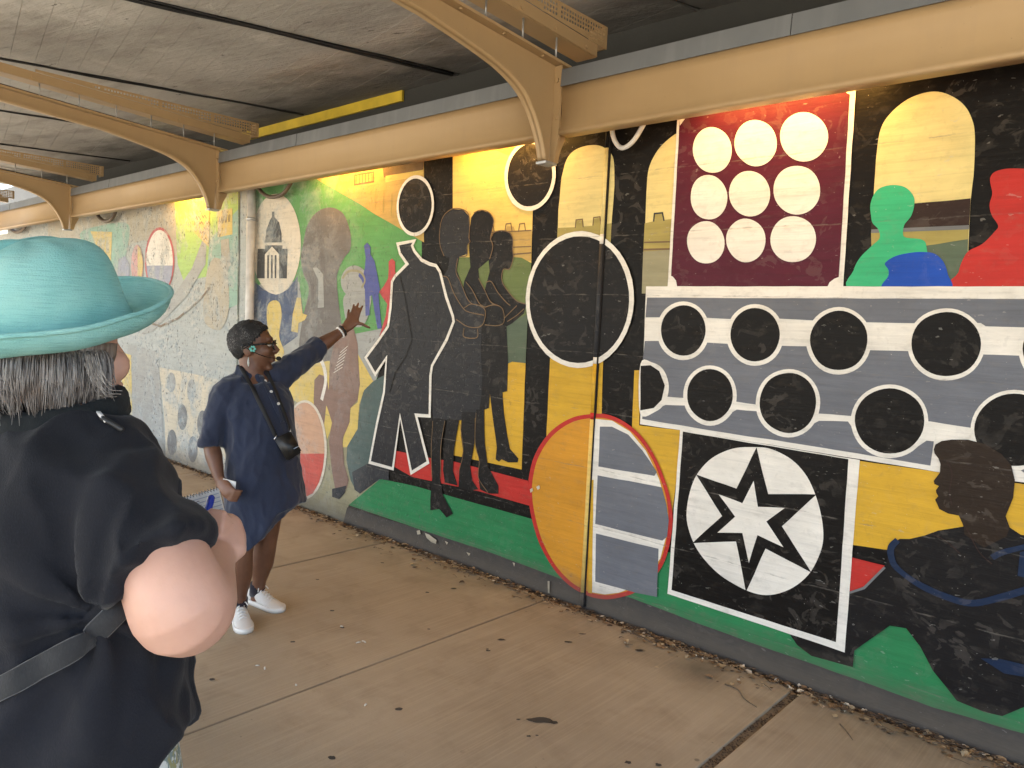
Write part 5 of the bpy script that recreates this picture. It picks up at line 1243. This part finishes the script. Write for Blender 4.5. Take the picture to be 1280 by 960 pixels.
# ================================================================== leaf litter and twigs along the foot of the wall
random.seed(99)
M_leafs = [plain('dry_leaf', (.21,.125,.06), .8, var=.5, nscale=25), plain('pale_leaf', (.42,.31,.18), .8, var=.3, nscale=25), plain('dark_leaf', (.075,.048,.028), .9, var=.4, nscale=25), plain('bleached_leaf', (.60,.52,.40), .8, var=.2, nscale=25)]
def leaf(bm, x, y, z, s, ang):
    ca, sa = math.cos(ang), math.sin(ang); w = s*random.uniform(.25, .5); curl = random.uniform(-.35, .6)*s; tl_ = random.uniform(-.3, .3)*s
    loc = ((-.5*s, 0, 0), (-.15*s, w, curl*.5+tl_*.2), (.3*s, w*.7, curl*.6), (.55*s, 0, tl_), (.3*s, -w*.7, curl*.45), (-.15*s, -w, curl*.4))
    mid = bm.verts.new((x, y, z+.002+abs(curl)*.1)); vs_ = [bm.verts.new((x+a*ca-b_*sa, y+a*sa+b_*ca, z+.002+max(0, c_))) for a, b_, c_ in loc]
    for k in range(6): bm.faces.new((mid, vs_[k], vs_[(k+1)%6]))
bms = [bmesh.new() for _ in M_leafs]; bmt = bmesh.new()
def dens(x): return .35+.9*max(0, noise.noise((x*1.3, 0, 5)))+.5*max(0, noise.noise((x*4, 3, 5)))
n = 0
for i in range(11000):
    x = -9.5+10.6*random.random()**.75
    if random.random() > dens(x): continue
    off = abs(random.gauss(0, .055))*(1+.7*max(0, noise.noise((x*1.9, 7, 1))))
    if random.random() < .10: off = abs(random.gauss(0, .13))
    y = WALL_Y-.022-off
    if y < 2.9: continue
    z = -.026 if y > 3.455 else .001; z += random.uniform(0, .02)*(1 if off < .06 else .2)
    leaf(bms[random.choices(range(4), (5, 3, 4, .8))[0]], x, y, z, random.uniform(.010, .032) if random.random() < .9 else random.uniform(.03, .05), random.uniform(0, 6.3)); n += 1
    if random.random() < .22:
        a_ = random.gauss(0, .7); L_ = random.uniform(.02, .085); p0 = Vector((x, y, z+.006)); p1 = p0+Vector((math.cos(a_)*L_, math.sin(a_)*L_*.6, random.uniform(-.003, .008)))
        if p1.y < WALL_Y-.02: bm_tube(bmt, [p0, p0.lerp(p1, .5)+Vector((0, 0, .003)), p1], [.0018, .0016, .001], 4)
for b_, m_, nm in zip(bms, M_leafs, ('brown', 'pale tan', 'dark rotted', 'bleached')):
    tag(obj('leaf_litter', b_, m_), nm+' dry leaf litter along the foot of the mural wall', 'leaf litter', kind='stuff')
tag(obj('twig_litter', bmt, plain('twig', (.12,.085,.055), .85)), 'small dry twigs among the leaves at the wall foot', 'twigs', kind='stuff')
# debris packed into the wide slab joint
bmj = bmesh.new()
for i in range(900):
    leaf(bmj, JX+JS+random.uniform(-.017, .017), random.uniform(.3, 3.44), -.008+random.uniform(-.006, .004), random.uniform(.006, .014), random.uniform(0, 6.3))
tag(obj('joint_debris', bmj, M_leafs[2]), 'dark grit and leaf bits packed into the wide paving joint', 'grit', kind='stuff')
M_twig = plain('twig', (.12,.085,.055), .85)
def twig(pts, r, label):
    q = spline([on_z(x, y, .006) for x, y in pts], 5); root = empty('twig', q[0], label, 'twig', 'single twigs on the paving')
    obj('stem', tube([p-root.location for p in q], [r*(1-.6*i/len(q)) for i in range(len(q))], 6), M_twig, root)
twig([(906,855),(922,862),(930,873),(946,884)], .004, 'curved dark twig on the paving by the damp stain')
twig([(790,790),(810,800),(826,808),(845,808)], .004, 'bent twig at the edge of the leaves near the roundel')
twig([(1050,905),(1058,914),(1066,925)], .003, 'short twig on the paving right of the wide joint')
# small wood splinter and pale litter bits on the walkway
M_bit = plain('pale_bit', (.62,.58,.5), .8)
for i, (px, py, L_) in enumerate(((455,802,.03),(448,803,.025),(331,835,.025),(322,832,.02),(457,881,.018),(427,783,.018),(265,801,.02),(370,856,.015))):
    c_ = on_z(px, py, .004); a_ = i*1.3; d_ = Vector((math.cos(a_), math.sin(a_), 0))*L_/2
    tag(obj('paper_scrap', tube([c_-d_, c_+Vector((0,0,.002)), c_+d_], [(.002,.004),(.003,.005),(.002,.003)], 6), M_bit), 'tiny pale scrap lying on the walkway', 'scrap', 'pale scraps on the walkway')
